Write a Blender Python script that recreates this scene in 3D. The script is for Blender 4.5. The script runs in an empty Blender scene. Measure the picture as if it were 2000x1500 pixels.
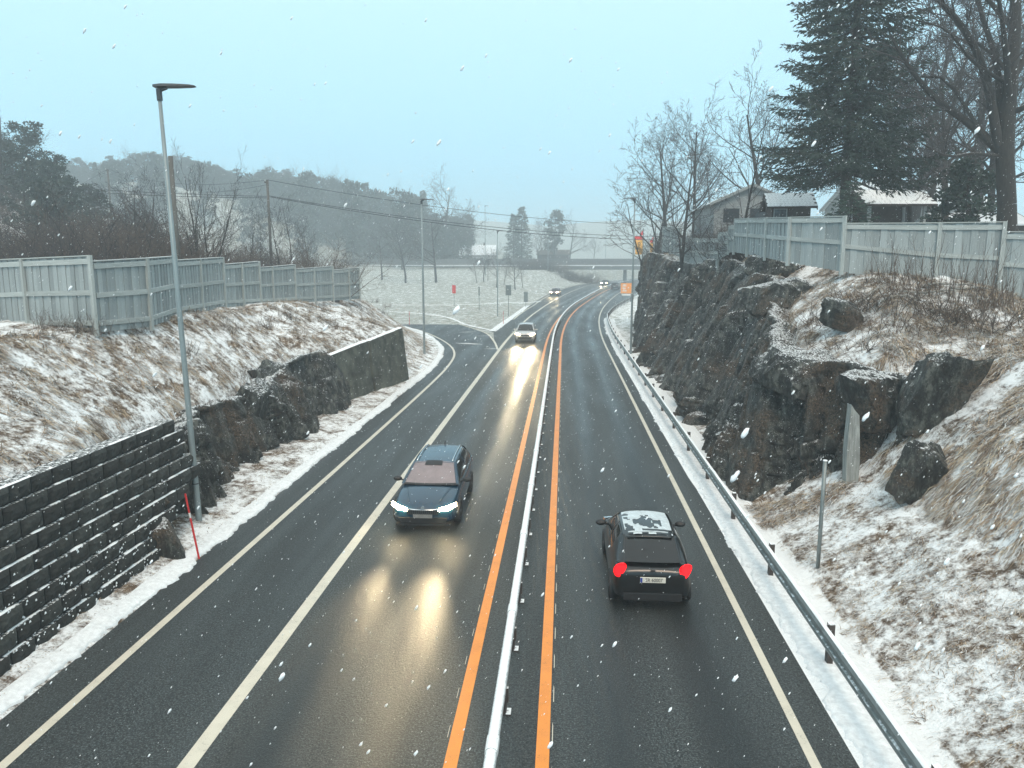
import bpy, bmesh, math, random
import numpy as np
from mathutils import Vector, Matrix

R = math.radians
rng = np.random.default_rng(7)
random.seed(7)
sc = bpy.context.scene
col = sc.collection

# ------------------------------------------------------------------ camera, sky, sun, exposure
FPX = 1450.0                       # focal length in pixels of the 2000 px wide photograph
CAM = np.array([0.0, 0.0, 7.2])
PITCH = math.atan(236 / FPX)
YAW = math.atan(102 * math.cos(PITCH) / FPX)
cam_d = bpy.data.cameras.new("camera")
cam_d.sensor_width = 36.0
cam_d.lens = 36.0 * FPX / 2000.0
cam_d.clip_start = 0.1
cam_d.clip_end = 5000
cam = bpy.data.objects.new("camera", cam_d)
cam.location = CAM
cam.rotation_euler = (math.pi / 2 - PITCH, 0, YAW)
col.objects.link(cam)
sc.camera = cam

SUN_EL, SUN_AZ = R(52), R(168)     # veiled sun behind the snow cloud, over the viewer's shoulder
world = bpy.data.worlds.new("World")
sc.world = world
world.use_nodes = True
wn, wl = world.node_tree.nodes, world.node_tree.links
wn.clear()
w_out = wn.new("ShaderNodeOutputWorld")
w_bg = wn.new("ShaderNodeBackground")
w_sky = wn.new("ShaderNodeTexSky")
w_sky.sky_type = 'NISHITA'
w_sky.sun_disc = False
w_sky.sun_elevation = SUN_EL
w_sky.sun_rotation = SUN_AZ
w_sky.air_density = 1.0
w_sky.dust_density = 3.0
w_mix = wn.new("ShaderNodeMix")
w_mix.data_type = 'RGBA'
w_mix.inputs['Factor'].default_value = 0.88          # cloud cover over the clear sky
w_tc = wn.new("ShaderNodeTexCoord")
w_sep = wn.new("ShaderNodeSeparateXYZ")
wl.new(w_tc.outputs['Generated'], w_sep.inputs[0])
w_ramp = wn.new("ShaderNodeValToRGB")                # overcast sky: paler and brighter towards the zenith
w_ramp.color_ramp.elements[0].position = 0.0
w_ramp.color_ramp.elements[0].color = (0.25, 0.65, 0.86, 1)
w_ramp.color_ramp.elements[1].position = 0.9
w_ramp.color_ramp.elements[1].color = (1.0, 1.08, 1.06, 1)
wl.new(w_sep.outputs['Z'], w_ramp.inputs['Fac'])
w_gain = wn.new("ShaderNodeMix")
w_gain.data_type = 'RGBA'
w_gain.blend_type = 'MULTIPLY'
w_gain.inputs['Factor'].default_value = 1.0
w_gain.inputs[7].default_value = (10.2, 10.2, 10.2, 1)
wl.new(w_ramp.outputs[0], w_gain.inputs[6])
wl.new(w_gain.outputs[2], w_mix.inputs[7])
wl.new(w_sky.outputs[0], w_mix.inputs[6])
wl.new(w_mix.outputs[2], w_bg.inputs['Color'])
w_bg.inputs['Strength'].default_value = 0.1
wl.new(w_bg.outputs[0], w_out.inputs['Surface'])

sun_d = bpy.data.lights.new("sun", 'SUN')
sun_d.energy = 1.5
sun_d.angle = R(25)
sun_d.color = (1.0, 0.78, 0.60)
sun = bpy.data.objects.new("sun", sun_d)
sun_dir = Vector((math.sin(SUN_AZ) * math.cos(SUN_EL), math.cos(SUN_AZ) * math.cos(SUN_EL), math.sin(SUN_EL)))
sun.rotation_euler = sun_dir.to_track_quat('Z', 'Y').to_euler()
sun.location = (0, 0, 60)
col.objects.link(sun)

sc.view_settings.view_transform = 'Standard'
sc.view_settings.look = 'None'
sc.view_settings.exposure = 0.45
sc.view_settings.gamma = 1.0
sc.view_settings.use_curve_mapping = False
sc.render.engine = 'CYCLES'
cy = sc.cycles
cy.max_bounces = 5
cy.diffuse_bounces = 2
cy.glossy_bounces = 3
cy.transmission_bounces = 3
cy.volume_bounces = 1
cy.transparent_max_bounces = 6
cy.sample_clamp_indirect = 4.0
cy.use_denoising = True
cy.adaptive_threshold = 0.02
cy.blur_glossy = 0.5

# ------------------------------------------------------------------ layout helpers
_F = np.array([-math.sin(YAW) * math.cos(PITCH), math.cos(YAW) * math.cos(PITCH), -math.sin(PITCH)])
_Rt = np.array([math.cos(YAW), math.sin(YAW), 0.0])
_U = np.cross(_Rt, _F)

def ray(u, v):
    return _F + (u - 1000) / FPX * _Rt - (v - 750) / FPX * _U

def at_y(u, v, Y):
    d = ray(u, v)
    return CAM + d * (Y / d[1])

def at_x(u, v, X):
    d = ray(u, v)
    return CAM + d * (X / d[0])

def at_z(u, v, z=0.0):
    d = ray(u, v)
    return CAM + d * ((z - CAM[2]) / d[2])

def road_z(Y):
    t = np.clip((np.asarray(Y, float) - 130) / 90, 0, 1)
    return 1.3 * t * t * (3 - 2 * t)

def shift(Y):
    return 0.00076 * np.clip(np.asarray(Y, float) - 63, 0, None) ** 2

def smooth(a, b, x):
    t = np.clip((np.asarray(x, float) - a) / (b - a), 0, 1)
    return t * t * (3 - 2 * t)

def resample(pts, step):
    pts = np.asarray(pts, float)
    # Catmull-Rom then even steps
    P = np.vstack([2 * pts[0] - pts[1], pts, 2 * pts[-1] - pts[-2]])
    out = []
    for i in range(1, len(P) - 2):
        for t in np.linspace(0, 1, 12, endpoint=False):
            a, b, c, d = P[i - 1], P[i], P[i + 1], P[i + 2]
            out.append(0.5 * ((2 * b) + (c - a) * t + (2 * a - 5 * b + 4 * c - d) * t * t + (3 * b - a - 3 * c + d) * t ** 3))
    out.append(pts[-1])
    out = np.array(out)
    s = np.concatenate([[0], np.cumsum(np.linalg.norm(np.diff(out, axis=0), axis=1))])
    n = max(2, int(round(s[-1] / step)) + 1)
    q = np.linspace(0, s[-1], n)
    return np.stack([np.interp(q, s, out[:, k]) for k in range(out.shape[1])], 1)

def vnoise(x, y, scale, seed=0):
    """smooth value noise in -1..1"""
    x = np.asarray(x, float) / scale + seed * 17.13
    y = np.asarray(y, float) / scale + seed * 7.77
    xi, yi = np.floor(x), np.floor(y)
    fx, fy = x - xi, y - yi
    fx, fy = fx * fx * (3 - 2 * fx), fy * fy * (3 - 2 * fy)
    def h(i, j):
        n = np.sin(i * 127.1 + j * 311.7 + seed * 74.7) * 43758.5453
        return n - np.floor(n)
    return ((h(xi, yi) * (1 - fx) + h(xi + 1, yi) * fx) * (1 - fy) + (h(xi, yi + 1) * (1 - fx) + h(xi + 1, yi + 1) * fx) * fy) * 2 - 1

# ------------------------------------------------------------------ object helpers
def tag(o, label=None, cat=None, group=None, kind=None):
    if label: o["label"] = label
    if cat: o["category"] = cat
    if group: o["group"] = group
    if kind: o["kind"] = kind
    return o

def empty(name, loc, rz=0.0, label=None, cat=None, group=None, kind=None):
    o = bpy.data.objects.new(name, None)
    o.location = loc
    o.rotation_euler = (0, 0, rz)
    o.empty_display_size = 0.2
    col.objects.link(o)
    return tag(o, label, cat, group, kind)

def mesh_data(name, verts, faces, mat=None, shade=False, colors=None, attr=None):
    """verts (n,3); faces: an (m,k) array, a list of tuples, or a list of such arrays"""
    verts = np.asarray(verts, np.float32)
    me = bpy.data.meshes.new(name)
    groups = faces if isinstance(faces, list) and len(faces) and isinstance(faces[0], np.ndarray) and faces[0].ndim == 2 else None
    if groups is None and isinstance(faces, np.ndarray):
        groups = [faces]
    if groups is not None:
        me.vertices.add(len(verts))
        me.vertices.foreach_set("co", verts.ravel())
        nl = sum(g.size for g in groups)
        npoly = sum(len(g) for g in groups)
        me.loops.add(nl)
        me.loops.foreach_set("vertex_index", np.concatenate([g.ravel() for g in groups]).astype(np.int32))
        me.polygons.add(npoly)
        tot = np.concatenate([np.full(len(g), g.shape[1], np.int32) for g in groups])
        st = np.concatenate([[0], np.cumsum(tot)[:-1]]).astype(np.int32)
        me.polygons.foreach_set("loop_start", st)
        me.polygons.foreach_set("loop_total", tot)
    else:
        me.from_pydata([tuple(map(float, v)) for v in verts], [], [tuple(int(i) for i in f) for f in faces])
    me.update(calc_edges=True)
    if colors is not None:
        a = me.color_attributes.new("Col", 'FLOAT_COLOR', 'POINT')
        c = np.ones((len(verts), 4), np.float32)
        c[:, :3] = colors
        a.data.foreach_set("color", c.ravel())
    if attr:
        for k, vals in attr.items():
            a = me.attributes.new(k, 'FLOAT', 'POINT')
            a.data.foreach_set("value", np.asarray(vals, np.float32).ravel())
    if shade:
        me.polygons.foreach_set("use_smooth", np.ones(len(me.polygons), bool))
    if mat is not None:
        me.materials.append(mat)
    return me

def add(name, me, parent=None, loc=(0, 0, 0), rot=(0, 0, 0), scale=(1, 1, 1), **tags):
    o = bpy.data.objects.new(name, me)
    o.location = loc
    o.rotation_euler = rot
    o.scale = scale
    if parent is not None:
        o.parent = parent
    col.objects.link(o)
    return tag(o, **tags)

def mk(name, verts, faces, mat, parent=None, shade=False, colors=None, attr=None, loc=(0, 0, 0), rot=(0, 0, 0), **tags):
    return add(name, mesh_data(name, verts, faces, mat, shade, colors, attr), parent, loc, rot, **tags)

def copy_tree(o, parent=None):
    c = o.copy()
    col.objects.link(c)
    if parent is not None:
        c.parent = parent
    for ch in list(o.children):
        copy_tree(ch, c)
    return c

class MB:
    """collects boxes, tubes and patches for ONE part"""
    def __init__(s):
        s.v, s.f = [], []
    def quadgrid(s, P, flip=False):
        P = np.asarray(P, float)
        n, m = P.shape[:2]
        b = len(s.v)
        s.v.extend(P.reshape(-1, 3).tolist())
        for i in range(n - 1):
            for j in range(m - 1):
                q = (b + i * m + j, b + i * m + j + 1, b + (i + 1) * m + j + 1, b + (i + 1) * m + j)
                s.f.append(q[::-1] if flip else q)
    def poly(s, pts):
        b = len(s.v)
        s.v.extend([list(map(float, p)) for p in pts])
        s.f.append(tuple(range(b, b + len(pts))))
    def box(s, lo, hi):
        b = len(s.v)
        for z in (lo[2], hi[2]):
            for x, y in ((lo[0], lo[1]), (hi[0], lo[1]), (hi[0], hi[1]), (lo[0], hi[1])):
                s.v.append([x, y, z])
        for q in ((0, 3, 2, 1), (4, 5, 6, 7), (0, 1, 5, 4), (1, 2, 6, 5), (2, 3, 7, 6), (3, 0, 4, 7)):
            s.f.append(tuple(b + i for i in q))
    def prism(s, poly, d):
        """poly: 3-D points of one face, d: extrusion vector"""
        n = len(poly)
        b = len(s.v)
        d = np.asarray(d, float)
        s.v.extend([list(map(float, p)) for p in poly])
        s.v.extend([list(np.asarray(p, float) + d) for p in poly])
        s.f.append(tuple(b + i for i in range(n))[::-1])
        s.f.append(tuple(b + n + i for i in range(n)))
        for i in range(n):
            j = (i + 1) % n
            s.f.append((b + i, b + j, b + n + j, b + n + i))
    def tube(s, pts, r, k=8, cap=True):
        pts = np.asarray(pts, float)
        r = np.broadcast_to(np.asarray(r, float), (len(pts),))
        b = len(s.v)
        for i, p in enumerate(pts):
            t = pts[min(i + 1, len(pts) - 1)] - pts[max(i - 1, 0)]
            t = t / (np.linalg.norm(t) + 1e-9)
            a = np.cross(t, [0, 0, 1.0] if abs(t[2]) < 0.9 else [1.0, 0, 0])
            a /= np.linalg.norm(a)
            c = np.cross(t, a)
            for j in range(k):
                w = 2 * math.pi * j / k
                s.v.append((p + r[i] * (math.cos(w) * a + math.sin(w) * c)).tolist())
        for i in range(len(pts) - 1):
            for j in range(k):
                s.f.append((b + i * k + j, b + i * k + (j + 1) % k, b + (i + 1) * k + (j + 1) % k, b + (i + 1) * k + j))
        if cap:
            s.f.append(tuple(b + j for j in range(k))[::-1])
            e = b + (len(pts) - 1) * k
            s.f.append(tuple(e + j for j in range(k)))
    def build(s, name, mat, parent=None, shade=False, bevel=0, **kw):
        me = mesh_data(name, np.array(s.v), s.f, mat, shade)
        bm = bmesh.new(); bm.from_mesh(me)
        bmesh.ops.recalc_face_normals(bm, faces=bm.faces[:])
        if bevel:
            bmesh.ops.bevel(bm, geom=bm.edges[:], offset=bevel, segments=2, affect='EDGES', profile=0.7)
        bm.to_mesh(me); bm.free()
        if shade:
            me.polygons.foreach_set("use_smooth", np.ones(len(me.polygons), bool))
        return add(name, me, parent, **kw)

# ------------------------------------------------------------------ materials
def nodes_of(name):
    m = bpy.data.materials.new(name)
    m.use_nodes = True
    nt = m.node_tree
    b = nt.nodes["Principled BSDF"]
    return m, nt, b

def N(nt, typ, **kw):
    n = nt.nodes.new(typ)
    for k, v in kw.items():
        if k.startswith('i_'):
            n.inputs[k[2:]].default_value = v
        else:
            setattr(n, k, v)
    return n

def coords(nt, obj=True):
    if obj:
        return N(nt, "ShaderNodeTexCoord").outputs['Object']
    return N(nt, "ShaderNodeNewGeometry").outputs['Position']

def noise(nt, vec, scale, detail=4.0, rough=0.6, stretch=None):
    if stretch is not None:
        mp = N(nt, "ShaderNodeMapping")
        mp.inputs['Scale'].default_value = stretch
        nt.links.new(vec, mp.inputs['Vector'])
        vec = mp.outputs[0]
    n = N(nt, "ShaderNodeTexNoise", i_Scale=scale, i_Detail=detail, i_Roughness=rough)
    nt.links.new(vec, n.inputs['Vector'])
    return n.outputs['Fac']

def ramp(nt, fac, stops):
    r = N(nt, "ShaderNodeValToRGB")
    el = r.color_ramp.elements
    while len(el) < len(stops):
        el.new(0.5)
    for e, (p, c) in zip(el, stops):
        e.position = p
        e.color = (*c, 1) if len(c) == 3 else c
    nt.links.new(fac, r.inputs['Fac'])
    return r.outputs['Color']

def mixc(nt, fac, a, b):
    m = N(nt, "ShaderNodeMix", data_type='RGBA')
    for s, v in ((0, fac), (6, a), (7, b)):
        if isinstance(v, (int, float)):
            m.inputs[s].default_value = v
        elif isinstance(v, tuple):
            m.inputs[s].default_value = (*v, 1) if len(v) == 3 else v
        else:
            nt.links.new(v, m.inputs[s])
    return m.outputs[2]

def math_(nt, op, a, b=None, clamp=False):
    m = N(nt, "ShaderNodeMath", operation=op, use_clamp=clamp)
    for s, v in ((0, a), (1, b)):
        if v is None: continue
        if isinstance(v, (int, float)):
            m.inputs[s].default_value = v
        else:
            nt.links.new(v, m.inputs[s])
    return m.outputs[0]

def maprange(nt, v, a, b, c=0.0, d=1.0):
    m = N(nt, "ShaderNodeMapRange")
    m.interpolation_type = 'SMOOTHSTEP'
    nt.links.new(v, m.inputs[0])
    for i, x in enumerate((a, b, c, d)):
        m.inputs[i + 1].default_value = x
    return m.outputs[0]

def bump(nt, bsdf, h, strength=0.3, dist=0.02):
    b = N(nt, "ShaderNodeBump", i_Strength=strength, i_Distance=dist)
    nt.links.new(h, b.inputs['Height'])
    nt.links.new(b.outputs[0], bsdf.inputs['Normal'])

def up_facing(nt):
    g = N(nt, "ShaderNodeNewGeometry")
    s = N(nt, "ShaderNodeSeparateXYZ")
    nt.links.new(g.outputs['Normal'], s.inputs[0])
    return s.outputs['Z']

SNOW = (0.84, 0.87, 0.88)

def plain(name, c, rough=0.5, metal=0.0, var=0.25, scale=6.0, snow=None, bmp=0.0, emit=None, strength=0, rnd=0.0, stretch=None, coat=0.0, spec=0.5):
    """a colour with procedural variation; snow = up-facing threshold above which snow lies"""
    m, nt, b = nodes_of(name)
    vec = coords(nt)
    f = noise(nt, vec, scale, 5, 0.65, stretch)
    lo = tuple(x * (1 - var) for x in c)
    hi = tuple(min(1, x * (1 + var)) for x in c)
    cc = ramp(nt, f, [(0.3, lo), (0.7, hi)])
    if rnd:
        oi = N(nt, "ShaderNodeObjectInfo")
        k = math_(nt, 'MULTIPLY_ADD', oi.outputs['Random'], 2 * rnd)
        k.node.inputs[2].default_value = 1 - rnd
        mm = N(nt, "ShaderNodeMix", data_type='RGBA', blend_type='MULTIPLY')
        mm.inputs[0].default_value = 1.0
        nt.links.new(cc, mm.inputs[6])
        cb = N(nt, "ShaderNodeCombineColor")
        for i in range(3):
            nt.links.new(k, cb.inputs[i])
        nt.links.new(cb.outputs[0], mm.inputs[7])
        cc = mm.outputs[2]
    if snow is not None:
        z = up_facing(nt)
        n2 = noise(nt, vec, scale * 1.7, 4, 0.6)
        zz = math_(nt, 'ADD', z, math_(nt, 'MULTIPLY', math_(nt, 'SUBTRACT', n2, 0.5), 0.9))
        cc = mixc(nt, maprange(nt, zz, snow - 0.06, snow + 0.08), cc, SNOW)
    nt.links.new(cc, b.inputs['Base Color'])
    b.inputs['Roughness'].default_value = rough
    b.inputs['Metallic'].default_value = metal
    b.inputs['Coat Weight'].default_value = coat
    b.inputs['Specular IOR Level'].default_value = spec
    if bmp:
        bump(nt, b, f, bmp, 0.03)
    if emit:
        b.inputs['Emission Color'].default_value = (*emit, 1)
        b.inputs['Emission Strength'].default_value = strength
    return m

def vcol_mat(name, rough=0.8, trans=0.0):
    m, nt, b = nodes_of(name)
    a = N(nt, "ShaderNodeVertexColor", layer_name="Col")
    f = noise(nt, coords(nt), 9.0, 2)
    nt.links.new(mixc(nt, math_(nt, 'MULTIPLY', f, 0.35), a.outputs['Color'], (0.5, 0.45, 0.4)), b.inputs['Base Color'])
    b.inputs['Roughness'].default_value = rough
    b.inputs['Specular IOR Level'].default_value = 0.2
    return m

M = {}
M['fence'] = plain('fence_paint', (0.29, 0.325, 0.325), 0.75, var=0.32, scale=5, rnd=0.2, stretch=(4, 4, 0.5), snow=0.86, bmp=0.15)
M['fence_rail'] = plain('fence_rail_paint', (0.37, 0.40, 0.385), 0.7, var=0.22, scale=5, rnd=0.08, snow=0.8)
M['galv'] = plain('galvanised_steel', (0.24, 0.29, 0.30), 0.5, metal=0.3, var=0.2, scale=3, stretch=(1, 1, 0.25))
M['galv_dark'] = plain('dull_galvanised_steel', (0.20, 0.23, 0.23), 0.5, metal=0.5, var=0.25, scale=4, snow=0.93)
M['post_steel'] = plain('rusty_post_steel', (0.06, 0.05, 0.045), 0.7, metal=0.2, var=0.4, scale=8, snow=0.9)
M['frost_pipe'] = plain('frosted_pipe', (0.42, 0.48, 0.50), 0.6, var=0.2, scale=14, snow=0.52, bmp=0.3)
M['dark_metal'] = plain('dark_lamp_housing', (0.035, 0.04, 0.045), 0.5, var=0.2)
M['block'] = plain('split_face_block', (0.019, 0.022, 0.020), 0.85, var=0.75, scale=9, rnd=0.45, snow=1.02, bmp=0.9)
M['concrete'] = plain('weathered_concrete', (0.070, 0.076, 0.060), 0.85, var=0.85, scale=1.5, snow=1.0, bmp=0.4)
M['snow'] = plain('snow', SNOW, 0.75, var=0.06, scale=5, bmp=0.5, spec=0.3)
M['dirty_snow'] = plain('gritty_verge_snow', (0.72, 0.75, 0.76), 0.75, var=0.16, scale=9, bmp=0.8, spec=0.3)
M['bark'] = plain('bark', (0.032, 0.028, 0.025), 0.9, var=0.45, scale=5, stretch=(3, 3, 0.7), snow=0.95, bmp=0.6)
M['twig'] = plain('twigs', (0.055, 0.047, 0.046), 0.9, var=0.3, scale=2)
M['twig_brown'] = plain('brown_twigs', (0.11, 0.080, 0.062), 0.9, var=0.35, scale=2)
M['birch_bark'] = plain('pale_bark', (0.25, 0.25, 0.23), 0.85, var=0.5, scale=4, stretch=(1, 1, 3))
M['needle'] = plain('spruce_needles', (0.024, 0.042, 0.030), 0.7, var=0.6, scale=1.1, snow=1.08)
M['needle_light'] = plain('young_spruce_needles', (0.035, 0.062, 0.042), 0.7, var=0.5, scale=1.6, snow=1.10)
M['needle_far'] = plain('pine_needles', (0.040, 0.052, 0.042), 0.8, var=0.4, scale=0.4)
M['brush'] = plain('brown_brush', (0.075, 0.060, 0.048), 0.9, var=0.4, scale=0.8)
M['wood_pole'] = plain('wood_pole', (0.10, 0.095, 0.085), 0.85, var=0.3, scale=3, stretch=(4, 4, 0.4))
M['wire'] = plain('power_line', (0.03, 0.035, 0.04), 0.5, var=0.1)
M['red'] = plain('red_paint', (0.55, 0.02, 0.02), 0.5, var=0.2)
M['white_band'] = plain('white_band', (0.7, 0.7, 0.68), 0.5, var=0.1)
M['grass'] = vcol_mat('dead_grass')
M['siding'] = plain('white_siding', (0.27, 0.29, 0.29), 0.7, var=0.1, snow=1.2)
M['roof_snow'] = plain('snowy_shingles', (0.10, 0.11, 0.12), 0.8, var=0.4, scale=3, snow=0.75, rnd=0.2)
M['roof_full'] = plain('snow_covered_roof', (0.72, 0.77, 0.80), 0.8, var=0.08, scale=1)
M['dark_wood'] = plain('dark_stained_wood', (0.05, 0.035, 0.028), 0.8, var=0.3)
M['win_dark'] = plain('dark_window_glass', (0.03, 0.035, 0.04), 0.12, var=0.2)
M['rubber'] = plain('tyre_rubber', (0.015, 0.015, 0.016), 0.8, var=0.3)
M['rim'] = plain('alloy', (0.30, 0.31, 0.32), 0.35, metal=0.8, var=0.15)
M['paint_blue'] = plain('dark_blue_paint', (0.004, 0.030, 0.060), 0.25, var=0.3, scale=3, coat=0.5)
M['paint_black'] = plain('wet_black_paint', (0.003, 0.0035, 0.004), 0.28, var=0.5, scale=5, coat=0.35)
M['paint_white'] = plain('pale_silver_paint', (0.45, 0.47, 0.48), 0.3, var=0.1, coat=0.6)
M['paint_red'] = plain('dark_red_paint', (0.14, 0.03, 0.03), 0.3, var=0.1, coat=0.6)
M['paint_grey'] = plain('dark_grey_paint', (0.04, 0.045, 0.05), 0.3, var=0.1, coat=0.6)
M['glass_car'] = plain('tinted_car_glass', (0.010, 0.012, 0.013), 0.07, var=0.3)
M['glass_front'] = plain('sky_sheen_windscreen', (0.23, 0.19, 0.195), 0.22, var=0.15, scale=3)  # the bright sky's reflection is put into the glass colour
M['trim'] = plain('black_plastic', (0.012, 0.012, 0.013), 0.55, var=0.3)
M['chrome'] = plain('chrome', (0.75, 0.78, 0.8), 0.2, metal=1.0, var=0.05)
M['plate_white'] = plain('plate_white', (0.68, 0.66, 0.58), 0.5, var=0.08)
M['plate_dirty'] = plain('dirty_plate', (0.22, 0.22, 0.21), 0.6, var=0.25)
M['plate_blue'] = plain('plate_blue', (0.02, 0.05, 0.30), 0.5, var=0.1)
M['ink'] = plain('black_ink', (0.01, 0.01, 0.012), 0.6, var=0.1)
M['head_on'] = plain('lit_headlight', (0.9, 0.9, 0.85), 0.3, var=0.05, emit=(1.0, 0.78, 0.44), strength=55)
M['tail_on'] = plain('lit_tail_light', (0.5, 0.01, 0.01), 0.3, var=0.05, emit=(1.0, 0.0, 0.006), strength=1.5)
M['orange_sign'] = plain('orange_sign', (0.85, 0.30, 0.04), 0.5, var=0.08)
M['sign_back'] = plain('grey_sign_back', (0.17, 0.20, 0.20), 0.5, metal=0.3, var=0.1)
M['flag_red'] = plain('flag_red', (0.75, 0.06, 0.06), 0.7, var=0.1)
M['flag_yellow'] = plain('flag_yellow', (0.88, 0.48, 0.10), 0.7, var=0.1)
M['bridge'] = plain('bridge_concrete', (0.16, 0.175, 0.175), 0.8, var=0.2, scale=0.6)
M['bridge_rail'] = plain('bridge_parapet', (0.11, 0.12, 0.125), 0.8, var=0.2, scale=0.6)
M['house_far'] = plain('pale_render', (0.40, 0.40, 0.39), 0.8, var=0.1)
M['flake'] = plain('snowflake', (0.85, 0.87, 0.88), 0.8, var=0.03)

def rock_material(name, snow_at=0.72):
    m, nt, b = nodes_of(name)
    vec = coords(nt, False)
    n1 = noise(nt, vec, 0.55, 5, 0.6)
    n2 = noise(nt, vec, 3.6, 6, 0.78, (1, 1, 0.42))
    n3 = noise(nt, vec, 16, 5, 0.75)
    base = ramp(nt, n2, [(0.38, (0.002, 0.003, 0.003)), (0.50, (0.022, 0.026, 0.023)), (0.63, (0.145, 0.155, 0.135))])
    brown = ramp(nt, n3, [(0.40, (0.007, 0.005, 0.003)), (0.60, (0.135, 0.092, 0.056))])
    c = mixc(nt, maprange(nt, n1, 0.50, 0.64), base, brown)
    lich = noise(nt, vec, 5.5, 4, 0.6)
    c = mixc(nt, maprange(nt, lich, 0.62, 0.74, 0, 0.6), c, (0.12, 0.14, 0.125))
    z = up_facing(nt)
    zz = math_(nt, 'ADD', z, math_(nt, 'MULTIPLY', math_(nt, 'SUBTRACT', n3, 0.5), 2.4))
    c = mixc(nt, maprange(nt, zz, snow_at - 0.05, snow_at + 0.12), c, SNOW)
    fl = noise(nt, vec, 30, 3, 0.6)
    fk = math_(nt, 'MULTIPLY', maprange(nt, fl, 0.62, 0.68), maprange(nt, z, 0.0, 0.6))
    c = mixc(nt, math_(nt, 'MULTIPLY', fk, 0.5), c, SNOW)
    nt.links.new(c, b.inputs['Base Color'])
    b.inputs['Roughness'].default_value = 0.62
    h = math_(nt, 'ADD', n3, math_(nt, 'MULTIPLY', n2, 1.6))
    bump(nt, b, h, 1.0, 0.09)
    return m
M['rock'] = rock_material('wet_rock', 0.90)

def ground_material():
    m, nt, b = nodes_of('snowy_ground')
    vec = coords(nt, False)
    at = N(nt, "ShaderNodeAttribute", attribute_name="snow")
    n1 = noise(nt, vec, 1.1, 6, 0.68)
    n2 = noise(nt, vec, 5.5, 6, 0.72)
    n3 = noise(nt, vec, 24, 4, 0.7)
    soil = ramp(nt, n2, [(0.25, (0.030, 0.021, 0.016)), (0.48, (0.125, 0.085, 0.054)), (0.62, (0.26, 0.19, 0.120)), (0.75, (0.32, 0.26, 0.18))])
    green = ramp(nt, n2, [(0.3, (0.07, 0.08, 0.055)), (0.7, (0.19, 0.19, 0.14))])
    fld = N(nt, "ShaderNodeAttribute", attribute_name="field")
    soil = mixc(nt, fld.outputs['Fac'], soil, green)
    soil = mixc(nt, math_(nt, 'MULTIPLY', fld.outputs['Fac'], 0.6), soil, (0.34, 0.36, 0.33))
    k = math_(nt, 'ADD', math_(nt, 'MULTIPLY', n1, 0.58), math_(nt, 'ADD', math_(nt, 'MULTIPLY', n2, 0.42), math_(nt, 'MULTIPLY', n3, 0.15)))
    k = math_(nt, 'ADD', k, math_(nt, 'SUBTRACT', at.outputs['Fac'], 0.5))
    c = mixc(nt, maprange(nt, k, 0.52, 0.68), soil, SNOW)
    nt.links.new(c, b.inputs['Base Color'])
    b.inputs['Roughness'].default_value = 0.85
    b.inputs['Specular IOR Level'].default_value = 0.25
    bump(nt, b, k, 1.0, 0.14)
    return m
M['ground'] = ground_material()

def asphalt_material():
    m, nt, b = nodes_of('wet_asphalt')
    vec = coords(nt, False)
    off = N(nt, "ShaderNodeAttribute", attribute_name="off")
    sp = noise(nt, vec, 30, 3, 0.85)
    sp2 = noise(nt, vec, 13, 4, 0.75)
    big = noise(nt, vec, 0.5, 4, 0.6, (1.2, 0.16, 1))
    streak = noise(nt, vec, 1.0, 3, 0.5, (1.1, 0.07, 1))
    c = ramp(nt, sp, [(0.41, (0.001, 0.002, 0.002)), (0.51, (0.008, 0.011, 0.0115)), (0.62, (0.135, 0.16, 0.158))])
    c = mixc(nt, maprange(nt, streak, 0.40, 0.72, 0.0, 0.22), c, (0.060, 0.072, 0.075))
    c = mixc(nt, maprange(nt, big, 0.35, 0.6, 0.5, 0.0), c, (0.008, 0.010, 0.011))
    grit = math_(nt, 'MULTIPLY', off.outputs['Fac'], maprange(nt, sp2, 0.40, 0.62))
    c = mixc(nt, math_(nt, 'MULTIPLY', grit, 0.38), c, (0.080, 0.090, 0.090))
    c = mixc(nt, math_(nt, 'MULTIPLY', math_(nt, 'SUBTRACT', 1.0, off.outputs['Fac']), 0.55), c, (0.010, 0.013, 0.014))
    # wheel tracks: 0 between, 1 in the tracks (a real difference of wear and standing water)
    nt.links.new(c, b.inputs['Base Color'])
    wet = math_(nt, 'ADD', math_(nt, 'MULTIPLY', streak, 0.7), math_(nt, 'MULTIPLY', big, 0.5))
    r = maprange(nt, wet, 0.40, 0.78, 0.42, 0.24)
    r = math_(nt, 'ADD', r, math_(nt, 'MULTIPLY', off.outputs['Fac'], 0.24))
    nt.links.new(r, b.inputs['Roughness'])
    b.inputs['Specular IOR Level'].default_value = 0.42
    bump(nt, b, math_(nt, 'ADD', sp, math_(nt, 'MULTIPLY', sp2, 0.7)), 0.55, 0.02)
    return m
M['asphalt'] = asphalt_material()

def paint_material(name, c, worn=(0.05, 0.05, 0.05)):
    m, nt, b = nodes_of(name)
    vec = coords(nt, False)
    n1 = noise(nt, vec, 22, 5, 0.8)
    n2 = noise(nt, vec, 2.5, 4, 0.6)
    k = math_(nt, 'ADD', n1, math_(nt, 'MULTIPLY', n2, 0.35))
    cc = mixc(nt, maprange(nt, k, 0.76, 0.90, 0, 0.85), tuple(c), worn)
    cc = mixc(nt, maprange(nt, n2, 0.35, 0.7, 0.0, 0.25), cc, tuple(x * 0.6 for x in c))
    nt.links.new(cc, b.inputs['Base Color'])
    b.inputs['Roughness'].default_value = 0.42
    bump(nt, b, n1, 0.25, 0.01)
    return m
M['line_white'] = paint_material('white_road_paint', (0.60, 0.56, 0.46))
M['line_orange'] = paint_material('orange_road_paint', (0.78, 0.27, 0.035), (0.30, 0.10, 0.03))

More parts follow.
